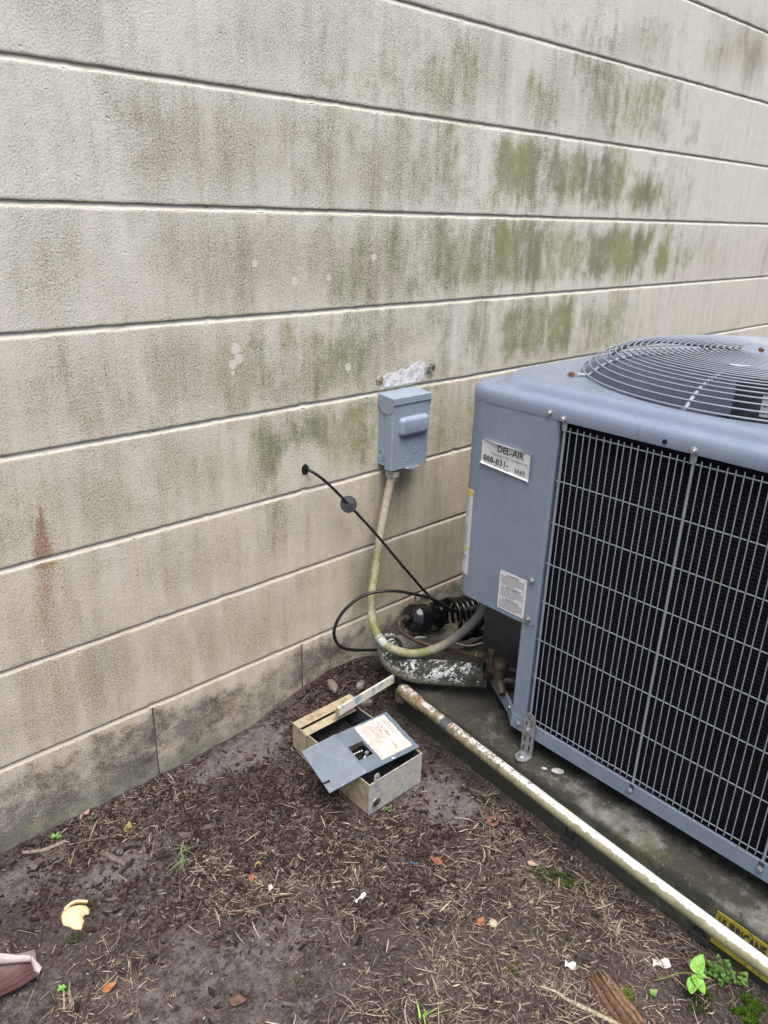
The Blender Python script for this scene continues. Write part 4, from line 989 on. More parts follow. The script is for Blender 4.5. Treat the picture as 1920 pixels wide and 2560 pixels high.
# hinged cover lifted out of the hood: only its flange faces us
O = Vector((.926, -.2035, .1145)); u = (Vector((1.119, -.1885, .1145))-O).normalized(); fl_len = .1935
nb = u.cross(Vector((0, 0, 1))).normalized()
cvm = MB(); cvm.prism([(0, 0), (fl_len, 0), (fl_len, .0215), (0, .0215)], O, u, (0, .12, 1), -nb, .005); flg = cvm.build('cover_flange', mt_chipb, bx, bevel=.0005, seg=1)
top = O+Vector((0, .0078, .0210))
MB().prism([(0, 0), (fl_len, 0), (fl_len, .036), (0, .036)], top, u, Vector((-nb.x*.30, -nb.y*.30, -.60)), (0, 0, 1), -.0015).build('cover_panel', mt_bei, flg)
for k in (0.0, fl_len-.0015):
    MB().prism([(0, 0), (0, .0215), (.012, .010), (.012, -.006)], O+u*k, -nb, Vector((0, 0, 1)), u, .0015).build('cover_end', mt_bei, flg)
# loose dead-front plate
F = Vector((.859, -.380, .1015)); Cc = Vector((1.006, -.392, .100)); E_ = Vector((.879, -.259, .1225)); u = (Cc-F).normalized(); v = (E_-F); v -= u*v.dot(u); vl = v.length; v.normalize(); n3 = u.cross(v).normalized()
plate = link('dead_front', slot_plate(F, u, v, n3, .1475, vl, [(.005, .044, .036, .079)], .0013), mt_slate, bx)
Dl = Vector((.761, -.375, .100)); Al = Vector((.778, -.255, .122))
lp = MB(); Fo = F+n3*.0016; Eo = F+v*vl+n3*.0016
lp.add([Dl+n3*.0016, Fo, Eo, Al+n3*.0016, Dl+n3*.0030, Fo+n3*.0014, Eo+n3*.0014, Al+n3*.0030], [(3, 2, 1, 0), (4, 5, 6, 7), (0, 1, 5, 4), (1, 2, 6, 5), (2, 3, 7, 6), (3, 0, 4, 7)])
mt_slate2 = plain('scuffed_grey_plate', (0.165, 0.20, 0.245), .42, .1, .10, 40, .1, 500, .0004, dirt=(.27, .30, .33), dirt_amt=.3, dscale=24)
flap = lp.build('cover_flap', mt_slate2, plate)
uf = (Fo-Dl).normalized(); vf = (Al-Dl).normalized(); nf = uf.cross(vf).normalized()
MB().prism([(-.0005, .024), (.015, .022), (.0165, .024), (.0165, .0265), (.015, .028), (-.0005, .0285)], Dl+n3*.0030, uf, vf, nf, .0004).build('flap_slot', mt_void, flap)
# breaker in the window
bk = MB().box((.876, -.350, .075), (.916, -.300, .0975)).build('circuit_breaker', mt_blackgloss, bx, bevel=.001)
for i in range(4):
    MB().box((.8805+i*.0062, -.3135-i*.0008, .0976), (.8848+i*.0062, -.3105-i*.0008, .0979)).build('breaker_mark', mt_label, bk)
MB().prism([(0, 0), (.010, .001), (.009, .008), (.001, .007)], (.899, -.334, .0976), (1, .1, 0), (-.1, 1, 0), (0, 0, 1), .005).build('switch_handle', plain('grey_toggle', (.22, .22, .23), .5), bk)
MB().prism([(0, 0), (.013, .006), (.012, .0085), (.004, .004)], (.884, -.340, .0976), (1, 0, 0), (0, 1, 0), (0, 0, 1), .0006).build('broken_edge', mt_label, bk)
# paper label on the plate
def LP(a, q, h=0.0): return F+u*a+v*q+n3*(.0013+h)
edge = []
for (a0, q0, a1, q1, m_, j) in ((.050, .012, .136, .012, 6, .0004), (.136, .012, .136, .119, 14, .0016), (.136, .119, .050, .119, 10, .0012), (.050, .119, .050, .012, 16, .0013)):
    for i in range(m_):
        tt = i/m_; jj = j if i else 0
        edge.append((a0+(a1-a0)*tt+rnd(-jj, jj), q0+(q1-q0)*tt+rnd(-jj, jj)))
lb = MB().prism(edge, F+n3*.0014, u, v, n3, .0004).build('rating_label', mt_paper, plate)
TR, TU = -v, u
put_text('Cat. No. E1B0NA', .0080, LP(.106, .108, .0008), TR, TU, mt_ink, lb, sx=.82, bold=.0001)
def lbars(a, q0, q1, h=.0012, mt=mt_greyink, dens=.85):
    mb = MB(); q = q0
    while q > q1:
        w_ = rnd(.0015, .0045)
        if random.random() < dens:
            mb.add([LP(a, q, .0007), LP(a, q-w_, .0007), LP(a+h, q-w_, .0007), LP(a+h, q, .0007)], [(0, 1, 2, 3)])
        q -= w_+.0009
    return mb.build('small_print', mt, lb)
for a, q0, q1, h in ((.127, .105, .058, .0022), (.1215, .104, .064, .0020), (.101, .100, .080, .0014), (.096, .108, .056, .0016), (.0925, .104, .06, .0014), (.0895, .104, .062, .0014), (.0865, .104, .06, .0014), (.0835, .103, .066, .0014), (.080, .112, .05, .0013), (.0765, .112, .055, .0013), (.073, .112, .05, .0013), (.0695, .112, .055, .0013), (.066, .112, .06, .0013), (.062, .112, .052, .0012), (.0585, .11, .055, .0012), (.0545, .07, .018, .0018), (.058, .048, .02, .0012)):
    lbars(a, q0, q1, h)
def lrule(a0, q0, a1, q1, w_=.0005):
    d = (LP(a1, q1)-LP(a0, q0)); s_ = n3.cross(d.normalized())*w_/2
    mb = MB(); mb.add([LP(a0, q0, .0007)-s_, LP(a1, q1, .0007)-s_, LP(a1, q1, .0007)+s_, LP(a0, q0, .0007)+s_], [(0, 1, 2, 3)]); mb.build('rule', mt_greyink, lb)
lrule(.064, .050, .134, .052); lrule(.0815, .112, .0815, .05); lrule(.099, .112, .099, .055)
for a0, q0, a1, q1 in ((.075, .046, .075, .036), (.075, .036, .082, .036), (.082, .036, .082, .03), (.082, .03, .09, .03), (.108, .046, .108, .03), (.108, .03, .128, .03), (.128, .03, .128, .02), (.128, .02, .098, .02), (.098, .02, .098, .028), (.07, .026, .07, .018), (.07, .018, .09, .018), (.115, .044, .126, .034)):
    lrule(a0, q0, a1, q1, .0006)
put_text('Circuit Breaker', .0042, LP(.101, .043, .0008), TR, TU, mt_ink, lb, sx=.8, bold=.0002)
# padlock ear and knockout on the near end
bm_ = slot_plate((.8575, ay-.0003, bz-.006), (1, 0, 0), (0, 0, 1), (0, -1, 0), .0145, .020, [(.0050, .0095, .011, .019)], .0018, True)
link('padlock_ear', bm_, mt_chip, endw)
ko = MB().lathe([(.0135, 0), (.0132, .0012), (.0095, .0012), (.0092, .0002)], (.8665, ay+.0002, .0335), (0, -1, 0), 24).build('knockout', mt_galv, endw, sm=50)
MB().lathe([(.0088, 0), (.0085, .0006), (.003, .0014)], (.8665, ay+.0002, .0335), (0, -1, 0), 20).build('plug', plain('dark_plug', (.04, .045, .05), .5, .3), ko)
for r in (.020, .014):
    MB().lathe([(r, 0), (r-.0004, .0006), (r-.0014, .0006), (r-.0018, 0)], (ax+.0002, -.37, .055), (-1, 0, 0), 28, cap=False).build('knockout_ring', mt_bei, bx, sm=60)
# white crumbs fallen on the plate
MB().prism([(0, 0), (.009, .001), (.0085, .0035), (.001, .003)], LP(.07, .003, .0003), (u*.9-v*.4), v, n3, .002).build('paint_flake', mt_label, plate)

# ================================================================== LITTER ON THE SOIL
mt_straw = attr_mat('dry_straw', .8, var=.25, scale=250)
mt_mulch = attr_mat('bark_mulch', .9, var=.35, scale=350)
STRAW = [(0.32, 0.245, 0.175), (0.25, 0.185, 0.13), (0.37, 0.31, 0.24), (0.19, 0.135, 0.095), (0.11, 0.075, 0.055), (0.30, 0.235, 0.18)]
MULCH = [(0.025, 0.013, 0.0115), (0.036, 0.017, 0.0155), (0.046, 0.025, 0.022), (0.019, 0.013, 0.013), (0.065, 0.046, 0.040), (0.030, 0.017, 0.0165), (0.09, 0.075, 0.069)]
SC = [(1.03,-.64,.12),(.97,-.82,.15),(.80,-.72,.12),(.82,-.88,.16),(.98,-.96,.14),(.86,-1.02,.15),(.72,-.80,.14),(.6,-.95,.25),(.93,-.70,.12),(.55,-.34,.10),(.62,-.46,.12),(.75,-.47,.14),(.98,-.43,.05),(.45,-.05,.12),(.25,-.45,.1),(.88,-.44,.05)]
def straw_d(x, y):
    a = .07
    for cx, cy, r in SC: a = max(a, 1.15*math.exp(-((x-cx)**2+(y-cy)**2)/(r*r)))
    a *= .55+.9*max(0, fb(x*11, y*11, 4)+.35)
    return a*(1-.75*pale_at(x, y))
MC = [(.55,-.12,.2),(.78,-.28,.2),(.62,-.3,.2),(.95,-.1,.16),(1.08,-.06,.14),(.45,-.2,.15),(.85,-.5,.16),(.3,-.1,.1),(.4,-.03,.12),(1.03,-.62,.06),(.7,-.42,.15)]
def mulch_d(x, y):
    a = .035
    for cx, cy, r in MC: a = max(a, math.exp(-((x-cx)**2+(y-cy)**2)/(r*r)))
    return a*(.4+1.1*max(0, fb(x*9, y*9, 8)+.4))*(1-.9*pale_at(x, y))
def blocked(x, y, m_=0.0):
    if x > pad_edge(y)-.006-m_ and y < -.17: return True
    if ax-m_ < x < bxx+m_ and ay-m_ < y < by+.01+m_: return True
    return y > -.004-m_
def scatter(n, dens, reg_=(-.1, 1.2, -1.40, -.004)):
    out = []
    while len(out) < n:
        x, y = rnd(reg_[0], reg_[1]), rnd(reg_[2], reg_[3])
        if random.random() < dens(x, y) and not blocked(x, y, .004): out.append((x, y))
    return out
def blade(mb, x, y, L, w_, th, bend, lift, c, seg=3):
    mb.cc = c; d = Vector((math.cos(th), math.sin(th), 0)); s = Vector((-d.y, d.x, 0)); vs = []; tw = rnd(-.6, .6)
    z0 = gh(x, y); zr = rnd(.0005, .004)
    for i in range(seg+1):
        t_ = i/seg-.5; q = Vector((x, y, 0))+d*(L*t_)+s*(bend*L*(t_*t_-.08))
        zz = max(z0, gh(q.x, q.y)-.0015)+zr+lift*(t_+.5)*L + .001
        ww = w_*(1-.55*abs(t_*2)**3)
        hv = Vector((0, 0, ww*.45))
        vs += [Vector((q.x, q.y, zz))-s*ww*math.cos(tw)*.5, Vector((q.x, q.y, zz))+hv, Vector((q.x, q.y, zz))+s*ww*math.cos(tw)*.5]
    fs = []
    for i in range(seg):
        for k in range(3):
            k2 = (k+1) % 3; fs.append((i*3+k, i*3+k2, (i+1)*3+k2, (i+1)*3+k))
    mb.add(vs, fs)
mb = MB()
for x, y in scatter(11500, straw_d):
    L = rnd(.004, .019) if random.random() < .8 else rnd(.019, .05)
    if blocked(x, y, L*.3): continue
    blade(mb, x, y, L, rnd(.0005, .0014) if random.random() < .86 else rnd(.0016, .0034), rnd(0, 6.283), rnd(-.5, .5)*(1 if random.random() < .4 else .2), rnd(-.03, .12) if random.random() < .3 else rnd(0, .03), pick(STRAW, .3))
tag(mb.build('straw_litter', mt_straw), 'dry tan straw and grass clippings scattered over the soil', 'straw', kind='stuff')
mb = MB()
for x, y in scatter(9500, mulch_d):
    L = rnd(.003, .010) if random.random() < .8 else rnd(.010, .024); w_ = L*rnd(.18, .5); h = rnd(.0008, .0028); th = rnd(0, 6.283)
    if blocked(x, y, L*.4): continue
    mb.cc = pick(MULCH, .35); d = Vector((math.cos(th), math.sin(th), rnd(-.25, .25))).normalized(); s = d.cross(Vector((rnd(-.25, .25), rnd(-.25, .25), 1))).normalized(); n_ = s.cross(d)
    o = Vector((x, y, gh(x, y)+rnd(0, .004)))
    pr = [(-.5, -.3), (-.2, -.5), (.3, -.45), (.5, -.1), (.42, .3), (.05, .5), (-.4, .35)]
    mb.add([o+d*(a*L*rnd(.85, 1.1))+s*(q*w_*rnd(.75, 1.15)) for a, q in pr]+[o+n_*h+d*(a*L*.9)+s*(q*w_*.85) for a, q in pr],
           [tuple(range(7, 14))]+[(i, (i+1) % 7, 7+(i+1) % 7, 7+i) for i in range(7)])
tag(mb.build('bark_mulch', mt_mulch), 'dark red brown shredded bark mulch spread over the soil by the wall', 'mulch', kind='stuff')
mb = MB(); oct_ = [(1,0,0),(-1,0,0),(0,1,0),(0,-1,0),(0,0,1),(0,0,-1)]; of = [(0,2,4),(2,1,4),(1,3,4),(3,0,4),(2,0,5),(1,2,5),(3,1,5),(0,3,5)]
CR = [(0.05, 0.036, 0.033), (0.085, 0.066, 0.06), (0.03, 0.022, 0.02), (0.16, 0.135, 0.125), (0.12, 0.10, 0.092)]
for x, y in scatter(16000, lambda x, y: .6+.4*fb(x*20, y*20, 1)):
    r = rnd(.0006, .0019) if random.random() < .9 else rnd(.0018, .0042)
    mb.cc = pick(CR, .4) if random.random() < .993 else (.45, .43, .4, 1)
    z = gh(x, y)+r*.2; mb.add([(x+a*r*rnd(.6, 1.3), y+q*r*rnd(.6, 1.3), z+h*r*rnd(.5, 1)) for a, q, h in oct_], of)
tag(mb.build('soil_crumbs', mt_mulch), 'loose crumbs of soil and grit on the ground', 'soil crumbs', kind='stuff')

# ---- single pieces of litter
def leaf_mesh(L, w_, curl=.3, fold=.25, nl=8, nw=4, shape=1.0, wav=.0, point=False):
    mb = MB(); vs = []
    for i in range(nl+1):
        t_ = i/nl; hw = w_/2*(math.sin(math.pi*min(1, t_**.75))**shape if not point else 1.75*(t_+.02)**.42*max(0, 1-t_)**.85)+.0003
        for j in range(nw+1):
            q = j/nw*2-1
            vs.append((L*t_, q*hw, fold*abs(q)*hw + curl*L*(t_-.4)**2 + wav*L*math.sin(9*t_+3*q)))
    mb.add(vs, [(i*(nw+1)+j, (i+1)*(nw+1)+j, (i+1)*(nw+1)+j+1, i*(nw+1)+j+1) for i in range(nl) for j in range(nw)])
    return mb.mesh('leaf', sm=60)
def leaf(name, label, cat, x, y, L, w_, th, c, parent=None, z=None, curl=.3, fold=.25, tilt=0.0, group=None, shape=1.0, rough=.6, wav=.0, roll=0.0):
    me = leaf_mesh(L, w_, curl, fold, shape=shape, wav=wav)
    o = link(name, me, plain(name+'_tone', c, rough, 0, .18, 120, .2, 300, .0006), parent, loc=(x, y, (gh(x, y)+.003) if z is None else z), rot=(roll, tilt, th))
    md = o.modifiers.new('t', 'SOLIDIFY'); md.thickness = .0005
    if not parent: tag(o, label, cat, group)
    return o
def stick(name, label, pts, r0, r1, c, cat='stick', lift=.003):
    P = catmull([(x, y, gh(x, y)+lift) for x, y in pts], .004); n_ = len(P)
    P = [q+Vector((rnd(-.0006, .0006), rnd(-.0006, .0006), rnd(-.0005, .0005))) for q in P]
    rr = [(r0+(r1-r0)*i/n_)*(1+.18*fb(i*.5, r0*999, 1)) for i in range(n_)]
    o = MB().tube(P, rr, 8).build(name, plain(name+'_bark', c, .85, 0, .35, 220, .6, 260, .0012, dirt=tuple(v_*.4 for v_ in c), dirt_amt=.4), sm=50)
    return tag(o, label, cat)
# yellow broken fragment, half buried
ye = thing('yellow_fragment', 'cream yellow broken plastic fragment half buried at the lower left', 'plastic fragment', (.277, -.245, .012))
mt_ye = plain('cream_yellow_plastic', (0.70, 0.56, 0.32), .55, 0, .10, 60, .1, 300, .0006, dirt=(.52, .36, .14), dirt_amt=.22)
out = [(.253,-.240),(.256,-.230),(.262,-.222),(.270,-.220),(.282,-.224),(.294,-.230),(.301,-.238),(.302,-.248),(.2975,-.257),(.289,-.254),(.286,-.258),(.2845,-.266),(.274,-.2765),(.264,-.268),(.259,-.257),(.253,-.249)]
pts2 = [];
for i in range(len(out)):
    a_, b_ = Vector(out[i]), Vector(out[(i+1) % len(out)])
    for k in range(3): pts2.append(a_.lerp(b_, k/3)+Vector((rnd(-.0005, .0005), rnd(-.0005, .0005))))
cen = Vector((.277, -.243)); g0 = gh(.277, -.245); mbx = MB(); vs = []; rings = [1, .92, .75, .5, .25]
for rg in rings:
    for q in pts2:
        w2 = cen+(q-cen)*rg; hgt = .012*(1-rg**2.4)+.004
        vs.append((w2.x, w2.y, g0+hgt + .10*(w2.y+.245)))
k = len(pts2); fs = [(j*k+i, j*k+(i+1) % k, (j+1)*k+(i+1) % k, (j+1)*k+i) for j in range(len(rings)-1) for i in range(k)]+[tuple(range(4*k, 5*k))]
mbx.add(vs, fs); o = mbx.build('shell', mt_ye, ye, sm=60); md = o.modifiers.new('t', 'SOLIDIFY'); md.thickness = .0022
mbx = MB(); vs = []
for i in range(15):
    t_ = i/14; x = .2655+.040*t_; y = -.2225-.011*t_+.0075*math.sin(math.pi*t_)
    for dz in (0.0, .009, .0125): vs.append((x-.0015*dz/.01, y-.004*dz/.01, g0+.005+dz+.003*math.sin(math.pi*t_)))
mbx.add(vs, [(i*3+j, (i+1)*3+j, (i+1)*3+j+1, i*3+j+1) for i in range(14) for j in range(2)])
o = mbx.build('collar', mt_ye, ye, sm=60); md = o.modifiers.new('t', 'SOLIDIFY'); md.thickness = .0035
# brown sheath with a pale curled tip, lower left
bk_ = thing('fallen_sheath', 'large brown fallen leaf sheath with a pale curled tip at the lower left', 'fallen leaf', (.14, -.29, .012))
A0, A1 = Vector((.02, -.262)), Vector((.190, -.303)); dv = (A1-A0).normalized(); sv_ = Vector((-dv.y, dv.x)); gz0 = gh(.14, -.29)
def sh(a, t_):
    hw = .040*(1-.30*a**3); q = (t_*2-1); c_ = A0+dv*((A1-A0).length*a)+sv_*(q*hw)
    return (c_.x, c_.y, gz0+.003+.010*abs(q)**2+.006*a+.0015*math.sin(a*23+q*2))
mt_sh, nt, b = new_mat('brown_sheath'); p = pos(nt)
rot = nd(nt, 'ShaderNodeMapping', {'Vector': p, 'Rotation': (0, 0, .237), 'Scale': (9, 160, 20)}).outputs[0]
c = mixc(nt, mapr(nt, noise(nt, rot, 1, 5, .6), .3, .7), (0.042, 0.018, 0.017), (0.105, 0.056, 0.053)); setc(nt, b, c); b.inputs['Roughness'].default_value = .45
o = sheet(sh, 20, 12, 'blade', mt_sh, bk_); o.modifiers[0].thickness = .0012
mt_curl = plain('pale_pink_underside', (0.40, 0.31, 0.295), .6, 0, .12, 60, .3, 250, .0008)
tipc = A0+dv*.118+sv_*.038
def cu1(a, t_):
    an = R(-55+215*t_); r = .0115*(1-.45*a); c_ = tipc+(Vector((.186, -.287))-tipc)*a
    s3_ = sv_*(-1); zz = gz0+.014+r*(1-math.cos(an))
    return (c_.x+s3_.x*r*math.sin(an)*1.3, c_.y+s3_.y*r*math.sin(an)*1.3, zz)
o = sheet(cu1, 14, 12, 'curled_edge', mt_curl, bk_); o.modifiers[0].thickness = .001
def cu2(a, t_):
    p0 = Vector((.1875, -.2905)); c_ = p0+Vector((.007, -.022))*a+Vector((-.011, -.010))*t_*(.25+.75*a)
    return (c_.x, c_.y, gz0+.024-.012*a-.008*t_+.004*math.sin(math.pi*t_))
o = sheet(cu2, 8, 6, 'curled_tip', mt_curl, bk_); o.modifiers[0].thickness = .001
# leaves
leaf('fallen_leaf', 'small orange brown dead leaf to the right of the pale curled sheath', 'leaf', .254, -.416, .026, .014, .1, (.26, .105, .035), wav=.04)
leaf('fallen_leaf', 'bright orange dead leaf scrap among straw below the breaker box', 'leaf', .815, -.742, .022, .014, .3, (.27, .10, .04), wav=.06)
leaf('fallen_leaf', 'pinkish dry leaf lying against the foot of the wall', 'leaf', .375, -.020, .030, .014, .5, (.34, .20, .17))
leaf('fallen_leaf', 'olive and red curled leaf on mulch near the wall foot', 'leaf', .432, -.118, .028, .016, .9, (.24, .19, .075), curl=.6)
leaf('fallen_leaf', 'yellow leaf on mulch left of the breaker box', 'leaf', .583, -.362, .030, .012, .2, (.36, .25, .06))
leaf('fallen_leaf', 'rust coloured leaf just below the yellow leaf', 'leaf', .560, -.385, .018, .010, .8, (.30, .10, .04))
leaf('fallen_leaf', 'dark brown broad leaf at the bottom edge left of centre', 'leaf', .40, -.565, .03, .02, -.6, (.11, .055, .04), wav=.05)
leaf('fallen_leaf', 'tan oval leaf beside the moss under the plastic pipe', 'leaf', 1.003, -.708, .022, .012, -1.2, (.36, .26, .20))
leaf('fallen_leaf', 'dull red leaf flat on the straw near the mossy patch', 'leaf', .87, -.60, .026, .018, 1.9, (.20, .075, .05), wav=.05)
leaf('fallen_leaf', 'red brown leaf patch right of the breaker box', 'leaf', 1.018, -.60, .036, .026, .4, (.15, .065, .05), wav=.08)
# sticks and wood
stick('broken_twig', 'short thick broken twig near the pale soil on the left', [(.374,-.136),(.385,-.168),(.396,-.197)], .0065, .0055, (.14, .105, .09))
stick('dry_stick', 'crooked pale lichen covered stick at the bottom right', [(.806,-.885),(.818,-.908),(.823,-.933),(.834,-.962),(.848,-1.004),(.85,-1.03)], .002, .0050, (.33, .28, .20))
stick('dry_stick', 'thin grey stick lying against the wall foot at the left', [(.255,-.030),(.29,-.052),(.33,-.055)], .0035, .0045, (.24, .19, .155))
stick('dry_stick', 'long thin brown twig beside the bark mulch by the wall', [(.33,-.07),(.40,-.105),(.455,-.15)], .0022, .0016, (.13, .085, .07))
stick('dry_stick', 'dark twig arching over the mulch heap in the corner', [(1.02,-.085),(1.07,-.07),(1.11,-.085),(1.12,-.12)], .0018, .0014, (.085, .06, .05), lift=.012)
stick('dry_stick', 'thin pale stalk crossing the soil at the bottom left', [(.05,-.36),(.12,-.372),(.165,-.41)], .0018, .0016, (.30, .245, .17))
stick('dry_stick', 'upright pale straw stalk right of the curled sheath', [(.208,-.372),(.196,-.402)], .0017, .0015, (.36, .27, .16))
rw = thing('rotten_wood', 'chunk of rotten splintered orange brown wood at the bottom right', 'rotten wood', (.87, -.97, .01))
for i in range(15):
    ox = rnd(-.022, .022); t0, t1 = rnd(0, .15), rnd(.7, 1.1); a_ = Vector((.898, -.925)); b_ = Vector((.858, -1.04)); s_ = Vector((.94, -.33))
    q0 = a_.lerp(b_, t0)+s_*ox; q1 = a_.lerp(b_, t1)+s_*(ox*1.35); wv = rnd(.0025, .007); hz = rnd(.002, .014)*(1-abs(ox)/.03)
    d = (q1-q0).normalized(); sd_ = Vector((-d.y, d.x)); z0 = gh(q0.x, q0.y); z1 = gh(q1.x, q1.y); vs = []
    for k in range(7):
        t_ = k/6; c_ = q0.lerp(q1, t_)+sd_*rnd(-.001, .001); ww = wv*(1-.75*abs(2*t_-1)**2.5)+.0005; zz = z0+(z1-z0)*t_
        vs += [(c_.x-sd_.x*ww, c_.y-sd_.y*ww, zz), (c_.x-sd_.x*ww*.6, c_.y-sd_.y*ww*.6, zz+hz+rnd(0, .002)), (c_.x+sd_.x*ww*.6, c_.y+sd_.y*ww*.6, zz+hz*.9+rnd(0, .002)), (c_.x+sd_.x*ww, c_.y+sd_.y*ww, zz)]
    m_ = MB(); m_.add(vs, [(k*4+j, k*4+j+1, (k+1)*4+j+1, (k+1)*4+j) for k in range(6) for j in range(3)]+[(3, 2, 1, 0), (24, 25, 26, 27)])
    m_.build('splinter', plain('rotten_splinter', random.choice([(.115, .060, .034), (.055, .032, .024), (.17, .10, .06), (.08, .05, .038)]), .9, 0, .35, 160, .8, 240, .0014), rw)
for (x, y, L, w_, h, th, c, lab) in ((1.028, -.052, .055, .024, .008, 1.2, (.17, .14, .125), 'grey weathered bark chunk on the mulch heap below the cable'), (1.098, -.082, .034, .022, .011, .5, (.20, .18, .165), 'pale grey bark chunk near the elbow of the plastic pipe'), (1.075, -.125, .045, .03, .008, 2.2, (.155, .135, .12), 'flat grey bark flake behind the lifted cover flange'), (.985, -.965, .03, .010, .009, -.9, (.12, .085, .08), 'rounded brown wood stub in the straw beside the pipe strap')):
    m_ = MB(); d = Vector((math.cos(th), math.sin(th))); s_ = Vector((-d.y, d.x)); z = gh(x, y)+.002; ring = []
    for k in range(12):
        an = 2*math.pi*k/12; r = 1+.25*mnoise.noise(Vector((math.cos(an)*1.5, math.sin(an)*1.5, x*50))); ring.append(d*(math.cos(an)*L/2*r)+s_*(math.sin(an)*w_/2*r))
    vs = [(x+q.x, y+q.y, z-.002) for q in ring]+[(x+q.x*.95, y+q.y*.95, z+h*.7+rnd(-.001, .001)) for q in ring]+[(x+q.x*.6, y+q.y*.6, z+h+rnd(-.001, .001)) for q in ring]
    m_.add(vs, [(j*12+i, j*12+(i+1) % 12, (j+1)*12+(i+1) % 12, (j+1)*12+i) for j in range(2) for i in range(12)]+[tuple(range(24, 36))])
    tag(m_.build('bark_chunk', plain('bark_chunk_tone', c, .9, 0, .3, 120, .9, 180, .002), sm=50), lab, 'bark')
# paper scraps, pebble, blue pen-like sliver
for (x, y, L, w_, th, lab) in ((1.000, -1.000, .030, .014, -.8, 'torn white paper scrap left of the green sprout'), (.877, -.897, .018, .013, -1.0, 'small bent white plastic scrap in the straw'), (.578, -.423, .010, .008, .3, 'tiny pale grey chip on the soil left of the breaker box'), (.690, -.556, .026, .006, .1, 'small pale broken twig tip on the soil below the breaker box')):
    m_ = MB(); d = Vector((math.cos(th), math.sin(th), 0)); s_ = Vector((-d.y, d.x, 0)); o_ = Vector((x, y, gh(x, y)+.004)); vs = []
    for i in range(6):
        for j in range(4):
            vs.append(o_+d*(L*(i/5-.5)+rnd(-.0008, .0008))+s_*(w_*(j/3-.5)+rnd(-.0008, .0008))+Vector((0, 0, .0035*math.sin(i*1.3+j*.8)+.002)))
    m_.add(vs, [(i*4+j, (i+1)*4+j, (i+1)*4+j+1, i*4+j+1) for i in range(5) for j in range(3)])
    o = m_.build('litter_scrap', plain('scrap_tone', (.62, .60, .57), .6, 0, .1, 90, dirt=(.22, .18, .15), dirt_amt=.35, dscale=120)); md = o.modifiers.new('t', 'SOLIDIFY'); md.thickness = .0006
    tag(o, lab, 'litter')
m_ = MB().lathe([(.0005, 0), (.006, .001), (.0085, .004), (.0075, .007), (.004, .0092), (.0005, .0095)], (.838, -.757, gh(.838, -.757)), (0, 0, 1), 14)
tag(m_.build('pebble', plain('cream_pebble', (.40, .36, .27), .8, 0, .3, 300, .6, 300, .002), sm=60), 'round cream pebble beside the bright orange leaf scrap', 'pebble')
m_ = MB().tube([(.822, -.556, gh(.82, -.556)+.004), (.834, -.569, gh(.83, -.569)+.003)], [.0018, .001], 8)
tag(m_.build('blue_sliver', plain('blue_plastic', (.02, .10, .20), .4)), 'small blue plastic sliver in the straw below the breaker box', 'litter')
# paint flakes on the pad by the bracket
for (x, y, r, lab) in ((1.168, -.652, .013, 'white paint flake on the pad right of the hold down bracket'), (1.152, -.628, .006, 'tiny paint flake on the pad near the hold down bracket')):
    pts = [(r*(1+.3*mnoise.noise(Vector((math.cos(a), math.sin(a), x*40))))*math.cos(a), .65*r*math.sin(a)) for a in [2*math.pi*i/14 for i in range(14)]]
    tag(MB().prism(pts, (x, y, PT+.002), (.55, -.83, 0), (.83, .55, 0), (0, 0, 1), .0012).build('paint_flake', plain('flake_tone', (.40, .40, .39), .7, 0, .2, 120)), lab, 'paint flake')
# ---- living plants
def sprout(x, y, n, R_, L, c, name, label, cat, group=None, h=.008):
    e_ = thing(name, label, cat, (x, y, gh(x, y)), group)
    mt = plain(name+'_green', c, .5, 0, .25, 150)
    m_ = MB()
    for i in range(n):
        an = rnd(0, 6.283); r = R_*math.sqrt(random.random()); zz = gh(x, y)+h*rnd(.3, 1.2)
        px, py = x+r*math.cos(an), y+r*math.sin(an)
        m_.tube([(x+r*.3*math.cos(an), y+r*.3*math.sin(an), gh(x, y)), (px, py, zz)], .0004, 4)
        for k in range(3):
            a2 = an+k*2.09; me_ = leaf_mesh(L*rnd(.7, 1.2), L*.75, .3, .2, 4, 2); o = link('leaflet', me_, mt, e_, loc=(px, py, zz), rot=(rnd(-.3, .3), rnd(-.5, .1), a2))
    m_.build('stem', mt, e_)
    return e_
vn = thing('green_seedling', 'bright green three leaved seedling on a trailing stem at the lower right', 'seedling', (.97, -1.01, .02))
mt_lf = plain('fresh_green_leaf', (.175, .37, .06), .5, 0, .22, 140, .5, 260, .0008, dirt=(.11, .22, .04), dirt_amt=.2, dscale=160)
MB().tube(catmull([(.962,-1.008,.016),(.978,-1.022,.024),(.994,-1.034,.032),(1.000,-1.053,.046)], .004), [.0013]*30 if False else .0012, 6).build('stem', plain('stem_green', (.14, .17, .05), .5), vn, sm=60)
for (x, y, z, L, w_, th, tl, rl) in ((1.000,-1.0545,.048,.036,.024,.10,-.25,.1), (.999,-1.056,.046,.034,.022,-2.22,.12,-.2), (.993,-1.058,.045,.030,.020,-2.75,.15,.35), (1.002,-1.058,.047,.016,.014,-1.2,-.1,0)):
    o = link('leaf', leaf_mesh(L, w_*1.15, .35, .34, 14, 8, .8, .012, True), mt_lf, vn, loc=(x, y, z), rot=(rl, tl, th)); o.modifiers.new('t', 'SOLIDIFY').thickness = .0004
sprout(1.053, -1.078, 44, .024, .0058, (.10, .21, .04), 'clover_weed', 'leafy green weed clump beside the pad edge right of the seedling', 'weed', h=.02)
sprout(1.075, -1.105, 12, .014, .006, (.12, .22, .035), 'clover_weed', 'small light green weed under the near end of the pipe', 'weed', h=.014)
sprout(.318, -.035, 3, .006, .007, (.14, .30, .08), 'clover_weed', 'tiny green sprout at the wall foot on the far left', 'weed')
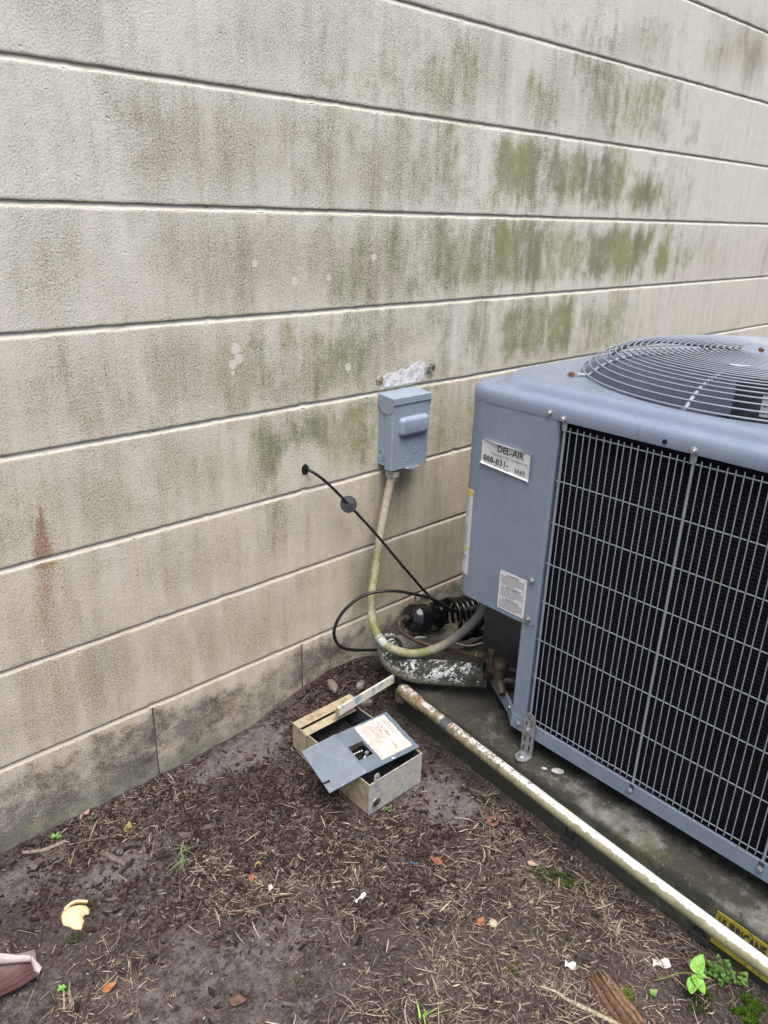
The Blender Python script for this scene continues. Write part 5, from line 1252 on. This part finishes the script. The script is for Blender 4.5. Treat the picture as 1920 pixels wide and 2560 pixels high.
sprout(.207, -.365, 2, .004, .006, (.16, .36, .06), 'clover_weed', 'tiny bright green sprout below the curled sheath tip', 'weed')
sprout(.885, -.425, 4, .007, .006, (.07, .16, .03), 'clover_weed', 'dark green sprout at the near corner of the breaker box', 'weed')
sprout(.935, -1.02, 3, .006, .008, (.15, .28, .06), 'clover_weed', 'single rounded green sprout near the rotten wood', 'weed')
def tuft(x, y, n, spread, L, c, name, label, cat, flat=.2, dirn=None):
    m_ = MB(); mt = attr_mat(name+'_blades', .6, var=.15)
    for i in range(n):
        an = rnd(0, 6.283) if dirn is None else dirn+rnd(-.7, .7); r = rnd(0, spread); bx_, by_ = x+r*math.cos(an*3), y+r*math.sin(an*3); l_ = L*rnd(.5, 1.2); P = []
        for k in range(5):
            t_ = k/4; P.append((bx_+math.cos(an)*l_*t_*(1-flat*.0), by_+math.sin(an)*l_*t_, gh(bx_, by_)+.003+l_*(flat*t_-flat*1.0*t_*t_)))
        w_ = rnd(.0010, .0019); s_ = Vector((-math.sin(an), math.cos(an), 0)); vs = []
        for k, q in enumerate(P):
            ww = w_*(1-k/4)+.0002; vs += [Vector(q)-s_*ww, Vector(q)+Vector((0, 0, ww*.5)), Vector(q)+s_*ww]
        m_.cc = pick([c], .3); m_.add(vs, [(k*3+j, (k+1)*3+j, (k+1)*3+j+1, k*3+j+1) for k in range(4) for j in range(2)])
    return tag(m_.build(name, mt), label, cat)
tuft(.487, -.245, 13, .012, .045, (.125, .155, .085), 'grass_tuft', 'flattened grey green grass tuft in the middle of the left soil', 'grass', .25, -2.3)
tuft(.50, -.235, 9, .012, .030, (.13, .17, .08), 'grass_tuft', 'short grass blades just behind the flattened tuft', 'grass', .4)
tuft(.62, -.79, 4, .004, .03, (.22, .36, .07), 'grass_tuft', 'fresh green grass blade at the bottom edge left of centre', 'grass', .9)
tuft(.565, -.40, 3, .006, .025, (.12, .15, .05), 'grass_tuft', 'thin olive grass blade left of the breaker box', 'grass', .4)
mt_moss = attr_mat('moss', .9, var=.3)
def moss(x, y, rx, ry, n, c, label, hh=.006, th=0.0):
    m_ = MB()
    for i in range(n):
        a = rnd(0, 6.283); r = math.sqrt(random.random())*(1+.35*fb(math.cos(a)*2+x*9, math.sin(a)*2, 4)); qx, qy = rx*r*math.cos(a), ry*r*math.sin(a)
        px, py = x+qx*math.cos(th)-qy*math.sin(th), y+qx*math.sin(th)+qy*math.cos(th)
        if blocked(px, py, -.002) or fb(px*70, py*70, 6) < -.12: continue
        z = gh(px, py)+hh*.4*max(0, 1-r*r); b_ = rnd(0, 6.283); l_ = rnd(.4, 1)*hh; w_ = rnd(.0006, .0014); m_.cc = pick([c, tuple(v_*.5 for v_ in c), tuple(v_*1.4 for v_ in c)], .3)
        ex, ey = math.cos(b_), math.sin(b_); k = rnd(.2, .9)
        m_.add([(px-ey*w_, py+ex*w_, z), (px+ey*w_, py-ex*w_, z), (px+ex*l_*k, py+ey*l_*k, z+l_)], [(0, 1, 2)])
    return tag(m_.build('moss_patch', mt_moss), label, 'moss', kind='stuff')
moss(1.02, -.775, .062, .020, 3400, (.050, .072, .020), 'dark green moss patch on the soil under the middle of the pipe', .007, -1.1)
moss(1.035, -1.135, .03, .02, 3600, (.07, .14, .012), 'bright green moss cushion at the bottom right corner', .009)
moss(.99, -1.075, .03, .02, 2400, (.045, .055, .015), 'dark moss on the soil below the green seedling', .006)
moss(.905, -.99, .012, .010, 900, (.13, .17, .03), 'light green moss tuft beside the rotten wood', .006)
moss(.80, -.835, .016, .010, 900, (.07, .09, .02), 'small mossy spot in the straw at the bottom centre', .005)
moss(.252, -.285, .02, .012, 900, (.06, .065, .03), 'grey green moss on the soil below the yellow fragment', .004)
moss(1.06, -.52, .05, .012, 900, (.028, .032, .014), 'thin dark moss along the foot of the pad', .005, -1.45)
